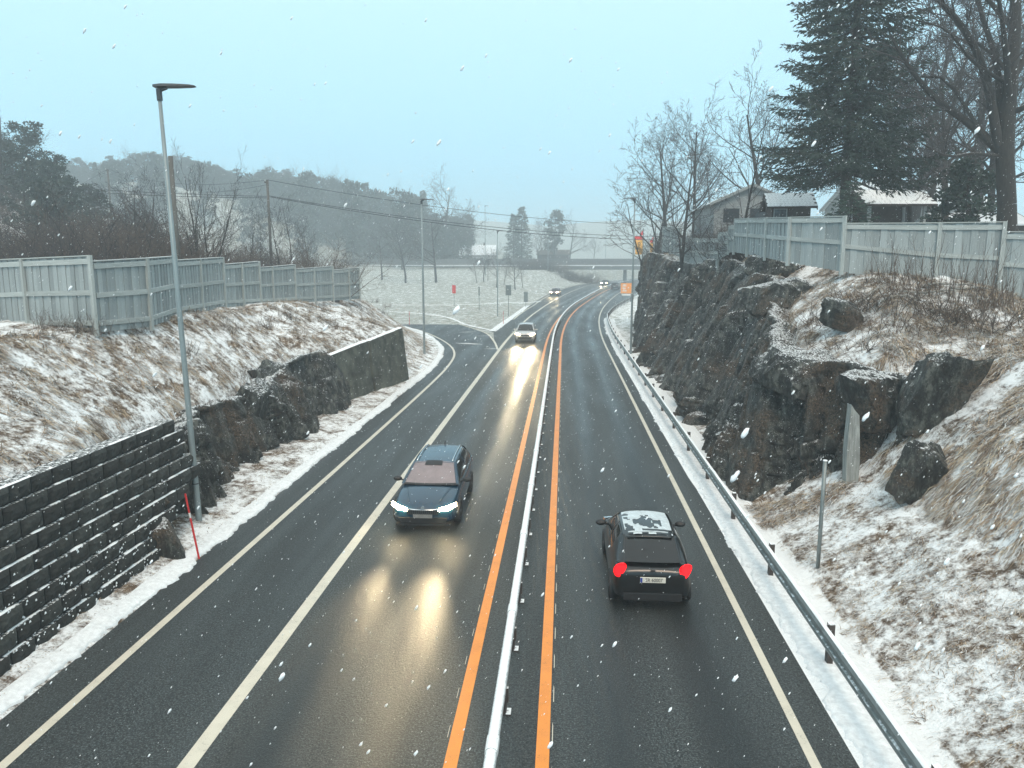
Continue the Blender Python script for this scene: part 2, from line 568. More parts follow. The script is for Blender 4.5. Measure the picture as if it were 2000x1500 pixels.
# ------------------------------------------------------------------ terrain
LE = np.array([(-8.9, -30), (-8.9, 10), (-8.95, 30), (-8.95, 47), (-9.15, 53.5), (-9.9, 60.8), (-11.7, 68.6), (-15, 78), (-18, 84), (-24, 91), (-34, 98), (-50, 104), (-95, 113), (-400, 150)], float)
LB = ([-40, 60, 78, 128, 150, 190, 900], [-5.35, -5.35, -7.55, -9.0, -10.5, -12.6, -12.6])
RB = ([-40, 95, 117, 141, 170, 900], [4.38, 4.38, 5.3, 7.0, 8.5, 9.0])

def left_dist(X, Y):
    """signed distance to the left of the ramp's outer asphalt edge, and the Y of the nearest edge point"""
    best = np.full(X.shape, 1e9); sgn = np.ones(X.shape); yn = np.zeros(X.shape)
    for a, b in zip(LE[:-1], LE[1:]):
        t = b - a; L = np.hypot(*t)
        qx, qy = X - a[0], Y - a[1]
        s = np.clip((qx * t[0] + qy * t[1]) / L ** 2, 0, 1)
        dx, dy = qx - s * t[0], qy - s * t[1]
        dd = np.hypot(dx, dy)
        k = dd < best
        best = np.where(k, dd, best)
        sgn = np.where(k, np.sign(t[0] * qy - t[1] * qx), sgn)
        yn = np.where(k, a[1] + s * t[1], yn)
    return best * sgn, yn

FOOT_L = ([-30, 16, 19, 24, 35.4, 43.8, 60], [0.75, 0.75, 1.55, 1.6, 2.2, 0.5, 0.5])
TOP_L = ([-30, 17, 22, 30, 35, 44, 60], [2.95, 2.85, 2.4, 2.5, 2.7, 3.3, 3.3])
BAT_L = ([-30, 16, 19, 24, 35, 36, 60], [0.85, 0.85, 1.1, 1.0, 0.8, 0.4, 0.4])
FENCE_L = ([-30, 24, 60, 80], [5.15, 5.1, 4.6, 4.4])
RF = ([18, 22.4, 26, 35, 45, 55, 65, 75, 84, 120], [5.9, 5.9, 5.8, 5.7, 5.6, 6.0, 6.6, 7.4, 8.3, 13])
RLX = ([18, 22.5, 26, 31, 36, 41, 50, 60, 75, 85, 120], [6.6, 6.6, 7.2, 8.2, 9.0, 9.3, 9.2, 9.1, 8.4, 8.8, 16])
RLZ = ([18, 22.5, 26, 31, 36, 41, 50, 60, 75, 85, 95, 120], [3.9, 3.9, 4.6, 6.0, 7.0, 7.6, 7.1, 7.2, 8.2, 6.8, 4.0, 1.5])

def H(X, Y, rough=True):
    X, Y = np.broadcast_arrays(np.asarray(X, float), np.asarray(Y, float))
    sh = shift(Y); off = X - sh
    rz = road_z(Y)
    d, yn = left_dist(X, Y)
    # --- left bank with wall and fence terrace
    foot, top, bat = np.interp(yn, *FOOT_L), np.interp(yn, *TOP_L), np.interp(yn, *BAT_L)
    fz = np.interp(yn, *FENCE_L)
    toe = 0.0 + 0.22 * np.clip(d / foot, 0, 1)
    ex = 0.35 + np.interp(yn, [15.5, 17.5, 35, 36], [0, 0.55, 0.55, 0])
    zw = np.where(d < foot + ex, toe, 0)
    t1 = np.clip((d - foot - ex) / bat, 0, 1)
    zw = np.where(d >= foot + ex, 0.22 + (top - 0.27) * t1, zw)
    e = foot + ex + bat
    t2 = np.clip((d - e) / np.maximum(6.6 - e, 0.5), 0, 1)
    zw = np.where(d > e, (top - 0.05) + (fz - top + 0.05) * t2 ** 0.9, zw)
    zs = np.interp(d, [0, 0.8, 2, 7, 9, 14], [0, 0.12, 0.6, 3.9, 4.5, 4.7])
    wz = 1 - smooth(44.3, 48, yn)
    zl = wz * zw + (1 - wz) * zs
    zl = zl + np.clip(d - 9, 0, 30) * 0.03
    zl = zl * (1 - smooth(92, 110, yn)) + 1.0 * smooth(92, 110, yn)
    hill1 = 0.62 * np.clip(-X - 43 + 3.5 * vnoise(X, Y, 17, 3), 0, 24) * smooth(28, 55, Y) * (1 - 0.9 * smooth(95, 135, Y))
    # --- field, far embankment and wooded hill
    fld = 3.7 * smooth(118, 218, Y) * (1 - smooth(-24, -13.5, off)) + 0.35 * smooth(84, 100, Y) * (1 - smooth(-14, -10, off))
    st = 225 + np.clip((X + 60), -80, 0)
    hill2 = 0.20 * np.clip(-X - 12, 0, 112) * smooth(0, 60, Y - st) * (1 + 0.12 * vnoise(X, Y, 45, 5))
    hill2 = hill2 + 34 * smooth(430, 640, Y) * np.exp(-((X - 60) / 190) ** 2)
    far = 3.0 * smooth(235, 300, Y)
    zleft = np.where(d > 0, zl + hill1, -0.05 + np.maximum(fld, 0) + 0 * X) + hill2
    zleft = np.maximum(zleft, np.where(Y > 105, -0.05 + fld + hill2 + hill1 * smooth(110, 140, Y), -1))
    # --- right bank
    sl = np.interp(off, [4.4, 4.9, 5.3, 5.6, 6.5, 8.45, 10, 12, 17, 30], [0.02, 0.06, 0.05, -0.06, 0.42, 1.45, 3.3, 4.7, 5.9, 6.4])
    fx, lx, lz = np.interp(Y, *RF), np.interp(Y, *RLX), np.interp(Y, *RLZ)
    pl = np.interp(Y, [19, 23, 26, 29, 41, 55, 66, 75, 90, 120, 150, 220], [4.6, 5.2, 6.1, 7.0, 8.0, 7.3, 7.7, 8.4, 7.0, 3.5, 2.2, 2.0])
    pl = pl - 0.12 * np.clip(X - 11, 0, 8) * (1 - smooth(29, 36, Y)) + 0.05 * np.clip(X - 12, 0, 25) * smooth(33, 45, Y)
    bl = np.interp(Y, [22, 30, 38], [3.5, 3.0, 1.2])
    zc = np.where(X < fx + 1.35, 0.05 + 0.1 * np.clip((X - 4.9) / 1.5, 0, 1), 0)
    t3 = np.clip((X - fx - 1.35) / np.maximum(lx - fx - 0.45, 0.3), 0, 1)
    zc = np.where(X >= fx + 1.35, 0.15 + (lz - 0.45) * t3, zc)
    t4 = np.clip((X - lx - 0.9) / bl, 0, 1)
    zc = np.where(X > lx + 0.9, lz - 0.3 + (pl - lz + 0.3) * t4 ** 0.85, zc)
    yf = np.interp(X, [5.9, 7.5, 8.8, 9.9, 12, 17], [22.4, 21.2, 20.6, 19.4, 19.0, 18.5])
    wd = np.interp(X, [5, 9.5, 11, 14], [1.3, 1.6, 6, 9])
    s = np.clip((Y - yf - np.interp(X, [9, 10.5], [1.2, 0.4])) / wd, 0, 1)
    zr = sl * (1 - s) + zc * s
    q = smooth(100, 140, Y)
    zr = zr * (1 - q) + q * np.interp(off, [9, 12, 20, 60], [0, 0.4, 1.2, 2.5])
    lb, rb = np.interp(Y, *LB), np.interp(Y, *RB)
    z = np.where(off > rb, zr, np.where(off < np.minimum(lb, -5.4), zleft, -0.05))
    z = z + np.where((d < 0.2) | (off > lb), rz, rz * 0.5)
    z = z + far * np.where((off > lb - 3) & (off < rb + 3), 0, 1)
    if rough:
        outr = smooth(0.05, 1.0, np.where(off > 0, off - rb, np.minimum(d, 99))) * np.where(off > 0, 1, (d > 0))
        am = 0.35 + 0.65 * smooth(0.5, 2.5, np.where(off > 0, off - rb - 0.5, d - 1))
        z = z + outr * am * (0.16 * vnoise(X, Y, 2.1, 1) + 0.09 * vnoise(X, Y, 0.8, 2) + 0.05 * vnoise(X, Y, 0.37, 4))
    return z

def ground_hit(u, v, ymin=4.0, ymax=500.0):
    d = ray(u, v); d = d / d[1]
    ys = np.geomspace(ymin, ymax, 1500)
    P = CAM + d * ys[:, None]
    h = H(P[:, 0], P[:, 1], False)
    k = np.nonzero(P[:, 2] < h)[0]
    return P[k[0]] if len(k) else P[-1]

def growing(a, b, first, f):
    out = [a]; st = first
    sg = 1 if b > a else -1
    while (b - out[-1]) * sg > 0:
        out.append(out[-1] + sg * st); st *= f
    return out[1:]

gx = np.array(sorted(growing(-19, -420, 0.35, 1.09)) + list(np.arange(-19, 18.01, 0.2)) + growing(18, 420, 0.35, 1.09))
gy = np.array(list(np.arange(-14, 62, 0.28)) + growing(62, 950, 0.45, 1.03))
GX, GY = np.meshgrid(gx, gy)
GZ = H(GX, GY)
nx, ny = len(gx), len(gy)
idx = np.arange(nx * ny).reshape(ny, nx)
gf = np.stack([idx[:-1, :-1], idx[:-1, 1:], idx[1:, 1:], idx[1:, :-1]], -1).reshape(-1, 4)
gd, _ = left_dist(GX, GY)
goff = GX - shift(GY)
snow_a = np.full(GX.shape, 0.53)
snow_a = np.where((gd > 0) & (gd < 1.6), 0.55, snow_a)
snow_a = np.where((goff > 4) & (goff < 5.6) & (GY < 95), 0.95, snow_a)
snow_a = np.where((goff > 5.6) & (GY < 21) & (goff < 8.5), 0.535, snow_a)
snow_a = np.where((goff > 8) & (GY > 21), 0.54, snow_a)
snow_a = np.where((gd < 0) & (goff < -5), 0.47, snow_a)
snow_a = np.where(GY > 230, 0.44, snow_a)
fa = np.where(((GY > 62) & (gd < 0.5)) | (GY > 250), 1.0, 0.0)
mk('ground', np.stack([GX, GY, GZ], -1).reshape(-1, 3), gf, M['ground'], shade=True,
   attr={'snow': snow_a.ravel(), 'field': fa.ravel()},
   label='snow-dusted ground with dead grass banks and a distant field', cat='ground', kind='structure')

# ------------------------------------------------------------------ road surfaces and markings
YS = np.array(list(np.arange(-14, 90, 1.0)) + list(np.arange(90, 330, 2.0)))
f_const = lambda o: (lambda Y: np.full(np.shape(Y), float(o)))
f_int = lambda t: (lambda Y: np.interp(Y, *t))

def strip(name, fL, fR, Ys, z, mat, cols=2, dry=False, **kw):
    a, b = fL(Ys), fR(Ys)
    t = np.linspace(0, 1, cols)
    O = a[:, None] * (1 - t) + b[:, None] * t
    Yg = np.repeat(Ys[:, None], cols, 1)
    V = np.stack([O + shift(Yg), Yg, road_z(Yg) + z], -1).reshape(-1, 3)
    n, m = O.shape
    i = np.arange(n * m).reshape(n, m)
    f = np.stack([i[:-1, :-1], i[:-1, 1:], i[1:, 1:], i[1:, :-1]], -1).reshape(-1, 4)
    at = None
    if dry:
        v = np.ones_like(O)
        for c in (-3.5, 1.75):
            v = np.minimum(v, 1 - np.exp(-((np.abs(O - c) - 0.82) / 0.42) ** 2))
        at = {'off': v.ravel()}
    return mk(name, V, f, mat, attr=at, **kw)

strip('road', f_int(LB), f_int(RB), YS, 0.0, M['asphalt'], 56, True,
      label='wet dark two-way main road curving right into the haze', cat='road', kind='structure')
RI = np.array([(-5.33, -14), (-5.33, 30), (-5.33, 58), (-5.6, 63.5), (-7.7, 75), (-10.9, 83.8), (-15.2, 93.5), (-22, 101), (-34, 107.5), (-55, 113), (-95, 121)])
ro, ri = resample(LE[:-1] + np.where(LE[:-1, 1:] < -20, [0, 16], [0, 0]), 0.8), resample(RI, 0.8)
nn = 150
def take(p, n):
    q = np.linspace(0, len(p) - 1, n)
    return np.stack([np.interp(q, np.arange(len(p)), p[:, k]) for k in range(p.shape[1])], 1)
ro, ri = take(ro, nn), take(ri, nn)
tt = np.linspace(0, 1, 14)[None, :, None]
RP = ro[:, None] * (1 - tt) + ri[:, None] * tt
RP3 = np.concatenate([RP, np.full(RP.shape[:2] + (1,), -0.004)], -1)
i = np.arange(nn * 14).reshape(nn, 14)
mk('slip_road', RP3.reshape(-1, 3), np.stack([i[:-1, :-1], i[:-1, 1:], i[1:, 1:], i[1:, :-1]], -1).reshape(-1, 4), M['asphalt'],
   attr={'off': np.full(nn * 14, 0.75)}, label='dark slip road bending left behind the concrete wall', cat='road', kind='structure')

LANE = ([-40, 80, 96, 116, 142, 200, 900], [-5.38, -5.38, -5.6, -5.95, -6.9, -8.5, -8.5])
def line(name, tab, w, mat, z=0.005, y0=-14, y1=320, **kw):
    f = tab if callable(tab) else f_int(tab)
    ys = YS[(YS >= y0) & (YS <= y1)]
    return strip(name, lambda Y: f(Y) - w / 2, lambda Y: f(Y) + w / 2, ys, z, mat, 2, **kw)
line('lane_line', LANE, 0.25, M['line_white'], label='broad white line between the main road and the slip road', cat='road marking', kind='structure')
line('edge_line', ([-40, 95, 117, 900], [3.72, 3.72, 3.75, 3.75]), 0.15, M['line_white'], label='cream white edge line beside the steel guardrail', cat='road marking', kind='structure')
ol = line('orange_line', f_const(-1.57), 0.20, M['line_orange'], label='orange line on the oncoming side of the pipe barrier', cat='road marking', kind='structure')
orr = line('orange_line', f_const(-0.24), 0.20, M['line_orange'], label='orange line on the near-lane side of the pipe barrier', cat='road marking', kind='structure')
line('edge_line', ([-40, 96, 128, 150, 190, 900], [-7.3, -7.3, -8.4, -9.9, -11.9, -11.9]), 0.2, M['line_white'], y0=96, label='white edge line of the far merging lane', cat='road marking', kind='structure')
# puddle glints in the rumble grooves by the right orange line, painted as pale dashes
mb = MB()
for y in np.arange(4, 60, 1.05):
    x = -0.105 + 0.004 * math.sin(y * 3)
    mb.poly([(x, y, 0.006), (x + 0.014, y, 0.006), (x + 0.014, y + 0.4, 0.006), (x, y + 0.5, 0.006)])
mb.build('groove_glint', M['line_white'], orr, kind='stuff')
mb = MB()  # the same painted puddle glints beside the left orange line
for y in np.arange(4, 60, 1.05):
    x = -1.72 + 0.004 * math.sin(y * 2)
    mb.poly([(x, y, 0.006), (x + 0.010, y, 0.006), (x + 0.010, y + 0.3, 0.006), (x, y + 0.3, 0.006)])
mb.build('groove_glint', M['line_white'], ol, kind='stuff')

def poly_line(name, pts, w, mat, z=0.004, **kw):
    p = resample(pts, 0.8)
    t = np.gradient(p, axis=0); t /= np.linalg.norm(t, axis=1)[:, None]
    nrm = np.stack([-t[:, 1], t[:, 0]], 1)
    V = np.concatenate([np.c_[p + nrm * w / 2, np.full(len(p), z)], np.c_[p - nrm * w / 2, np.full(len(p), z)]])
    n = len(p)
    f = np.array([(k, k + n, k + n + 1, k + 1) for k in range(n - 1)])
    return mk(name, V, f, mat, **kw)
poly_line('edge_line', [(-8.1, -14), (-8.05, 10), (-7.96, 26), (-7.96, 43.4), (-8.19, 52.8), (-8.91, 60), (-10.76, 67.4), (-14.3, 76.8), (-17.5, 82.9), (-24, 90), (-36, 97), (-60, 104)], 0.17, M['line_white'],
          label='thin cream line along the outer edge of the slip road', cat='road marking', kind='structure')
poly_line('edge_line', [(-5.5, 62), (-6.5, 69), (-8.16, 77.2), (-11.28, 85.4), (-15.7, 95.3), (-22.5, 102.6), (-36, 109.5), (-60, 115)], 0.18, M['line_white'],
          label='curved white line on the inner side of the slip road', cat='road marking', kind='structure')

# ragged snow banks along the asphalt
def snow_bank(name, edge_pts, w0, w1, seed, label, h=0.05, jag=0.12, side=1):
    p = resample(edge_pts, 0.11)
    n = len(p)
    r = np.random.default_rng(seed)
    t = np.gradient(p, axis=0); t /= np.linalg.norm(t, axis=1)[:, None]
    nrm = np.stack([-t[:, 1], t[:, 0]], 1) * side
    s = np.arange(n) * 0.11
    j = jag * (0.7 * vnoise(s, s * 0, 3.3, seed + 5) + 0.6 * vnoise(s, s * 0, 0.9, seed) + 0.5 * vnoise(s, s * 0, 0.3, seed + 1) + 0.35 * r.uniform(-1, 1, n))
    prof = [(0.0, -0.01), (0.035, 0.7), (0.12, 1.0), (0.35, 0.9), (0.7, 0.75), (1.0, 0.2)]
    cols = []
    for q, hh in prof:
        w = w0 * (1 - q) + w1 * q
        xy = p + nrm * (w + j * (1 - q) * 1.0)[:, None] if np.ndim(w) else p + nrm * (w + j * (1 - q))[:, None]
        zz = np.maximum(H(xy[:, 0], xy[:, 1], True), road_z(xy[:, 1]) - 0.002) + h * hh * (1 + 0.5 * r.uniform(-1, 1, n))
        cols.append(np.c_[xy, zz])
    V = np.stack(cols, 1)
    m = len(prof)
    i = np.arange(n * m).reshape(n, m)
    f = np.stack([i[:-1, :-1], i[:-1, 1:], i[1:, 1:], i[1:, :-1]], -1).reshape(-1, 4)
    return mk(name, V.reshape(-1, 3), f, M['dirty_snow'], shade=True, label=label, cat='snow bank', kind='stuff')
snow_bank('snow_bank', LE[1:9] * [1, 1] + np.array([[0, 0]] * 8), -0.03, 0.42, 3, 'thin ragged white snow edge along the slip road', h=0.05, jag=0.13)
snow_bank('snow_bank', [(4.36 + float(shift(y)), y) for y in np.arange(2, 100, 6)], 0.0, 0.82, 5, 'flat white snow strip under the steel guardrail', h=0.05, jag=0.17, side=-1)
snow_bank('snow_bank', [(-7.2, 78.6), (-6.9, 90), (-6.4, 105), (-5.8, 127.5)], 0.0, 0.8, 8, 'bright snow line on the tip of the grass island', h=0.05, jag=0.1)
snow_bank('snow_bank', [(-7.4, 78.8), (-11.4, 86.6), (-15.6, 96.2), (-22, 103.5), (-34, 110)], 0.0, 0.5, 9, 'snow line where the island meets the slip road', h=0.05, jag=0.1, side=-1)
snow_bank('snow_bank', [(-52, 124), (-29, 122), (-16, 124), (-8, 134), (-4.2, 141)], 0.0, 0.6, 10, 'long thin snow line along the foot of the field', h=0.06, jag=0.1)

# slush smeared across the mouth of the slip road
mb = MB()
rs_ = np.random.default_rng(17)
for k in range(7):
    a0 = at_z(rs_.uniform(880, 960), rs_.uniform(638, 690)); L_ = rs_.uniform(1.2, 3.2); an = rs_.uniform(-0.15, 0.25)
    tq = np.linspace(0, 1, 9)
    hw_ = 0.07 * np.sin(np.pi * tq) * rs_.uniform(0.4, 1.2, 9) + 0.01
    cx_, cy_ = a0[0] + (tq - 0.5) * L_ * math.cos(an), a0[1] + (tq - 0.5) * L_ * math.sin(an) * 2
    mb.quadgrid([[(cx_[j], cy_[j] - hw_[j] * 2.2, 0.008), (cx_[j], cy_[j], 0.014), (cx_[j], cy_[j] + hw_[j] * 2.2, 0.008)] for j in range(9)])
mb.build('slush', M['dirty_snow'], label='thin slush streaks smeared across the slip road mouth', cat='slush', kind='stuff')

# ------------------------------------------------------------------ rock faces
def cells(s, h, size, seed, aniso=1.0):
    """faceted block noise: one random plane per jittered cell, plus distance to the cell border"""
    x, y = s / size, h / (size * aniso)
    xi, yi = np.floor(x), np.floor(y)
    d1 = np.full(s.shape, 9e9); d2 = d1.copy(); val = np.zeros(s.shape)
    def hsh(i, j, k):
        n = np.sin(i * 127.1 + j * 311.7 + k * 74.7 + seed * 31.3) * 43758.5453
        return n - np.floor(n)
    for a in (-1, 0, 1):
        for b in (-1, 0, 1):
            ci, cj = xi + a, yi + b
            px, py = ci + hsh(ci, cj, 1), cj + hsh(ci, cj, 2)
            dx, dy = x - px, y - py
            dd = np.abs(dx) + np.abs(dy) + 0.25 * np.hypot(dx, dy)
            v = (hsh(ci, cj, 3) * 2 - 1) + (hsh(ci, cj, 4) - 0.5) * 2.4 * dx + (hsh(ci, cj, 5) - 0.45) * 0.9 * dy
            k = dd < d1
            d2 = np.where(k, d1, np.minimum(d2, dd))
            d1 = np.where(k, dd, d1)
            val = np.where(k, v, val)
    return val, d2 - d1

def rock_sheet(name, foot, top, step, amps, seed, label, lean=0.0, back=1.4, cat='cliff'):
    f = resample(foot, 0.5); t = resample(top, 0.5)
    L = np.linalg.norm(np.diff(f, axis=0), axis=1).sum()
    n = int(L / step) + 1
    f, t = take(f, n), take(t, n)
    hgt = np.max(t[:, 2] - f[:, 2])
    m = max(6, int(hgt / step * 1.05))
    v = np.linspace(-0.12, 1.0, m)[None, :, None]
    P = f[:, None] * (1 - v) + t[:, None] * v
    tg = np.gradient((f + t)[:, :2] / 2, axis=0); tg /= np.linalg.norm(tg, axis=1)[:, None]
    out = np.stack([-tg[:, 1], tg[:, 0], 0.15 + 0 * tg[:, 0]], 1)   # left of the walking direction
    S = np.repeat((np.arange(n) * step)[:, None], m, 1)
    Hh = np.repeat(np.linspace(0, 1, m)[None], n, 0) * (t[:, 2] - f[:, 2])[:, None]
    S2 = S + 0.22 * Hh + 0.12 * vnoise(S, Hh, 1.3, seed)
    D = np.zeros(S.shape)
    for k, (size, amp, an) in enumerate(amps):
        c, e = cells(S2 + 0.06 * size * vnoise(S, Hh, size * 0.7, seed + 9 + k), Hh, size, seed + k, an)
        D += amp * c - amp * 0.55 * np.exp(-(e / 0.05) ** 2)
    D += 0.007 * np.random.default_rng(seed).uniform(-1, 1, D.shape)
    fade = 1 - 0.5 * smooth(0.9, 1.0, np.linspace(0, 1, m))[None]
    P = P + out[:, None] * (D * fade)[..., None]
    # turn the top back into the bank
    caps = []
    for q, (bk, dz) in enumerate(((0.15, 0.03), (0.4, -0.08), (back, -0.7))):
        c = P[:, -1] - np.c_[out[:, :2], np.zeros(n)] * bk
        c[:, 2] = t[:, 2] + dz + 0.10 * vnoise(S[:, 0], S[:, 0] * 0 + q, 0.7, seed + 4)
        caps.append(c)
    P = np.concatenate([P, np.stack(caps, 1)], 1)
    m = P.shape[1]
    i = np.arange(n * m).reshape(n, m)
    fc = np.stack([i[:-1, :-1], i[1:, :-1], i[1:, 1:], i[:-1, 1:]], -1).reshape(-1, 4)
    # facets: smooth shading off
    return mk(name, P.reshape(-1, 3), fc, M['rock'], label=label, cat=cat, kind='structure')

# right cliff: walk from the far end towards the camera so that 'left' faces the road
def lip(y):
    return (float(np.interp(y, *RLX)), y + 0.2, float(np.interp(y, *RLZ)))
RC_foot = [(11.5, 90, 0), (8.6, 84, 0), (7.3, 75, 0), (6.5, 65, 0), (5.95, 55, 0), (5.65, 45, 0), (5.65, 35, 0), (5.75, 27, 0), (5.75, 23.4, 0.05), (6.3, 22.0, 0.2), (7.4, 21.1, 0.8), (8.6, 20.3, 1.4), (9.9, 19.2, 2.6)]
RC_top = [(12.0, 90.5, 4.6), (9.0, 84.5, 6.9), lip(75), lip(65), lip(55), lip(45), lip(35), lip(28), (6.75, 24.4, 4.2), (7.1, 23.2, 4.1), (8.0, 22.4, 4.35), (8.9, 21.5, 4.1), (10.2, 20.0, 3.9)]
# the walking direction goes towards -Y, so the road (-X) is on its right: flip
rock_sheet('rock_cliff', RC_foot[::-1], RC_top[::-1], 0.085, [(4.0, 0.55, 1.4), (1.5, 0.36, 2.6), (0.6, 0.14, 2.8), (0.26, 0.03, 2.0)], 11,
           'dark blasted rock cliff beside the guardrail with snowy ledges')
# left rock outcrop between block wall and concrete wall (walk towards -Y puts the road on the left hand)
def lfoot(y, e=0.0):
    return (-8.95 - float(np.interp(y, *FOOT_L)) + e, y, 0.1)
def ltop(y, dz=0.0, e=0.0):
    return (-8.95 - float(np.interp(y, *FOOT_L)) - 0.95 + e, y, float(np.interp(y, *TOP_L)) + dz)
LR_foot = [(-9.7, 16.7, 0.1), (-9.95, 17.9, 0.1), (-10.45, 18.9, 0.1), lfoot(21, 0), lfoot(24), lfoot(27), lfoot(30), lfoot(33), lfoot(36.4)]
LR_top = [(-10.1, 16.9, 1.0), (-10.5, 17.9, 2.0), (-11.0, 18.9, 2.5), ltop(20.8, -0.1), ltop(24, 0.1), ltop(27, -0.2), ltop(30, 0.2), ltop(33, 0.3), ltop(36.4, 0.1)]
rock_sheet('rock_outcrop', LR_foot[::-1], LR_top[::-1], 0.07, [(2.4, 0.40, 1.5), (0.85, 0.24, 2.6), (0.36, 0.09, 2.4), (0.2, 0.025, 1.6)], 23,
           'dark broken rock face between the block wall and the concrete wall', cat='rock face')

# ------------------------------------------------------------------ loose boulders
def boulder(name, loc, size, rot, seed, label, cat='boulder'):
    r = np.random.default_rng(seed)
    bm = bmesh.new()
    bmesh.ops.create_icosphere(bm, subdivisions=4, radius=1.0)
    n = np.array([v.co[:] for v in bm.verts])
    pl = r.normal(0, 1, (17, 3)); pl[:6] = np.array([(1, 0, 0), (-1, 0, 0), (0, 1, 0), (0, -1, 0), (0, 0, 1), (0, 0, -1)]) + r.normal(0, 0.22, (6, 3))
    pl /= np.linalg.norm(pl, axis=1)[:, None]
    dist = np.concatenate([r.uniform(0.45, 0.55, 6), r.uniform(0.50, 0.72, 11)])
    rad = (dist[None] / np.maximum(n @ pl.T, 1e-3)).min(1)
    p = n * rad[:, None]
    c, e = cells(p[:, 0] * size[0] + p[:, 1] * size[1], p[:, 2] * size[2], 0.35, seed, 1.4)
    p = p * (1 + 0.06 * c[:, None] + 0.016 * r.uniform(-1, 1, (len(p), 1))) * np.array(size)
    for v, q in zip(bm.verts, p):
        v.co = q
    me = bpy.data.meshes.new(name)
    bm.to_mesh(me); bm.free()
    me.materials.append(M['rock'])
    return add(name, me, None, loc, rot, label=label, cat=cat)

boulder('boulder', (8.72, 18.2, 2.15), (1.05, 1.0, 1.45), (0.12, 0.3, 0.5), 3, 'big leaning grey boulder at the foot of the right grass slope')
boulder('boulder', (8.75, 21.65, 3.3), (1.5, 1.6, 1.5), (0.1, 0.0, 0.3), 4, 'square green-grey block with a snow-topped edge on the cliff corner')
boulder('boulder', (9.85, 20.35, 3.65), (1.3, 1.3, 1.9), (0.1, 0.15, -0.3), 5, 'tall rounded block at the right end of the cliff corner')
boulder('boulder', (7.5, 23.5, 3.75), (2.2, 1.6, 1.2), (0.12, -0.05, 0.25), 6, 'wide flat slab with a snow ledge on the cliff corner')
boulder('boulder', (8.75, 31.3, 5.75), (2.0, 2.6, 1.4), (0.1, -0.15, 0.4), 8, 'snow-capped flat block high on the cliff edge')
boulder('boulder', (9.45, 35.2, 6.85), (1.5, 2.0, 1.0), (0.1, 0.1, 0.7), 9, 'snowy rock hump just below the corner of the plank fence')
boulder('boulder', (9.3, 25.6, 5.45), (1.0, 0.9, 0.9), (0.3, 0.1, 0.7), 10, 'brown pointed rock lying in the grass above the cliff')
boulder('boulder', (-9.75, 16.75, 0.35), (0.7, 0.9, 1.2), (0.1, -0.25, 0.5), 14, 'upright rock fragment leaning by the end of the block wall')
boulder('boulder', (-11.75, 27.0, 2.0), (1.0, 1.5, 1.3), (0.1, 0.3, 0.2), 15, 'mossy green slab rising from the grass above the left rocks')
boulder('boulder', (-12.1, 30.2, 2.15), (1.0, 1.5, 1.3), (0.0, 0.25, -0.2), 16, 'second mossy slab above the left rocks, nearer the concrete wall')
# pale split slab standing in a crack of the cliff corner
mb = MB()
mb.prism([(-0.17, 0, 0), (0.16, -0.02, 0.0), (0.19, 0, 0.9), (0.12, 0.02, 2.15), (-0.02, 0.03, 2.3), (-0.13, 0.02, 2.45), (-0.2, 0, 1.2)], (0.03, 0.3, 0.02))
M['pale_rock'] = plain('pale_split_rock', (0.24, 0.26, 0.25), 0.8, var=0.45, scale=3, stretch=(5, 5, 0.5), bmp=0.5)
sl_ = mb.build('stone_slab', M['pale_rock'], bevel=0.02, label='pale narrow stone slab standing upright in the cliff corner', cat='stone slab')
sl_.location = (7.95, 20.25, 0.95); sl_.rotation_euler = (-0.16, 0.06, 0.1)

# ------------------------------------------------------------------ block wall
wall = empty('block_wall', (-9.65, 17, 0.1), label='leaning retaining wall of dark split-face blocks with snow on each course', cat='retaining wall')
def block_mesh(seed):
    r = np.random.default_rng(seed)
    W, Hb, D = 0.60, 0.335, 0.45
    ys = np.linspace(-W / 2, W / 2, 6); zs = np.linspace(0, Hb, 5)
    V = []
    for a, y in enumerate(ys):
        for b, z in enumerate(zs):
            edge = (a in (0, 5)) or (b in (0, 4))
            V.append((-0.055 if edge else 0.015 + r.uniform(-0.022, 0.022), y * (0.965 if a in (0, 5) else 1) + (0 if edge else r.uniform(-.03, .03)), z * 0.985 + 0.003))
    i = np.arange(30).reshape(6, 5)
    F = [tuple(q) for q in np.stack([i[:-1, :-1], i[1:, :-1], i[1:, 1:], i[:-1, 1:]], -1).reshape(-1, 4)]
    n = len(V)
    for y in (-W / 2 * .985, W / 2 * .985):
        for z in (0.003, Hb * .985 + .003):
            V.append((-D, y, z))
    b0, b1, b2, b3 = n, n + 1, n + 2, n + 3
    F += [tuple(i[:, 4]) + (b3, b1), (b0, b2) + tuple(i[::-1, 0]), tuple(i[0, ::-1]) + (b0, b1), tuple(i[5, :]) + (b3, b2)]
    return mesh_data('block', np.array(V), F, M['block'])
bms = [block_mesh(s) for s in range(7)]
SET, HB = 0.085, 0.335
sv, sf = [], []
r = np.random.default_rng(5)
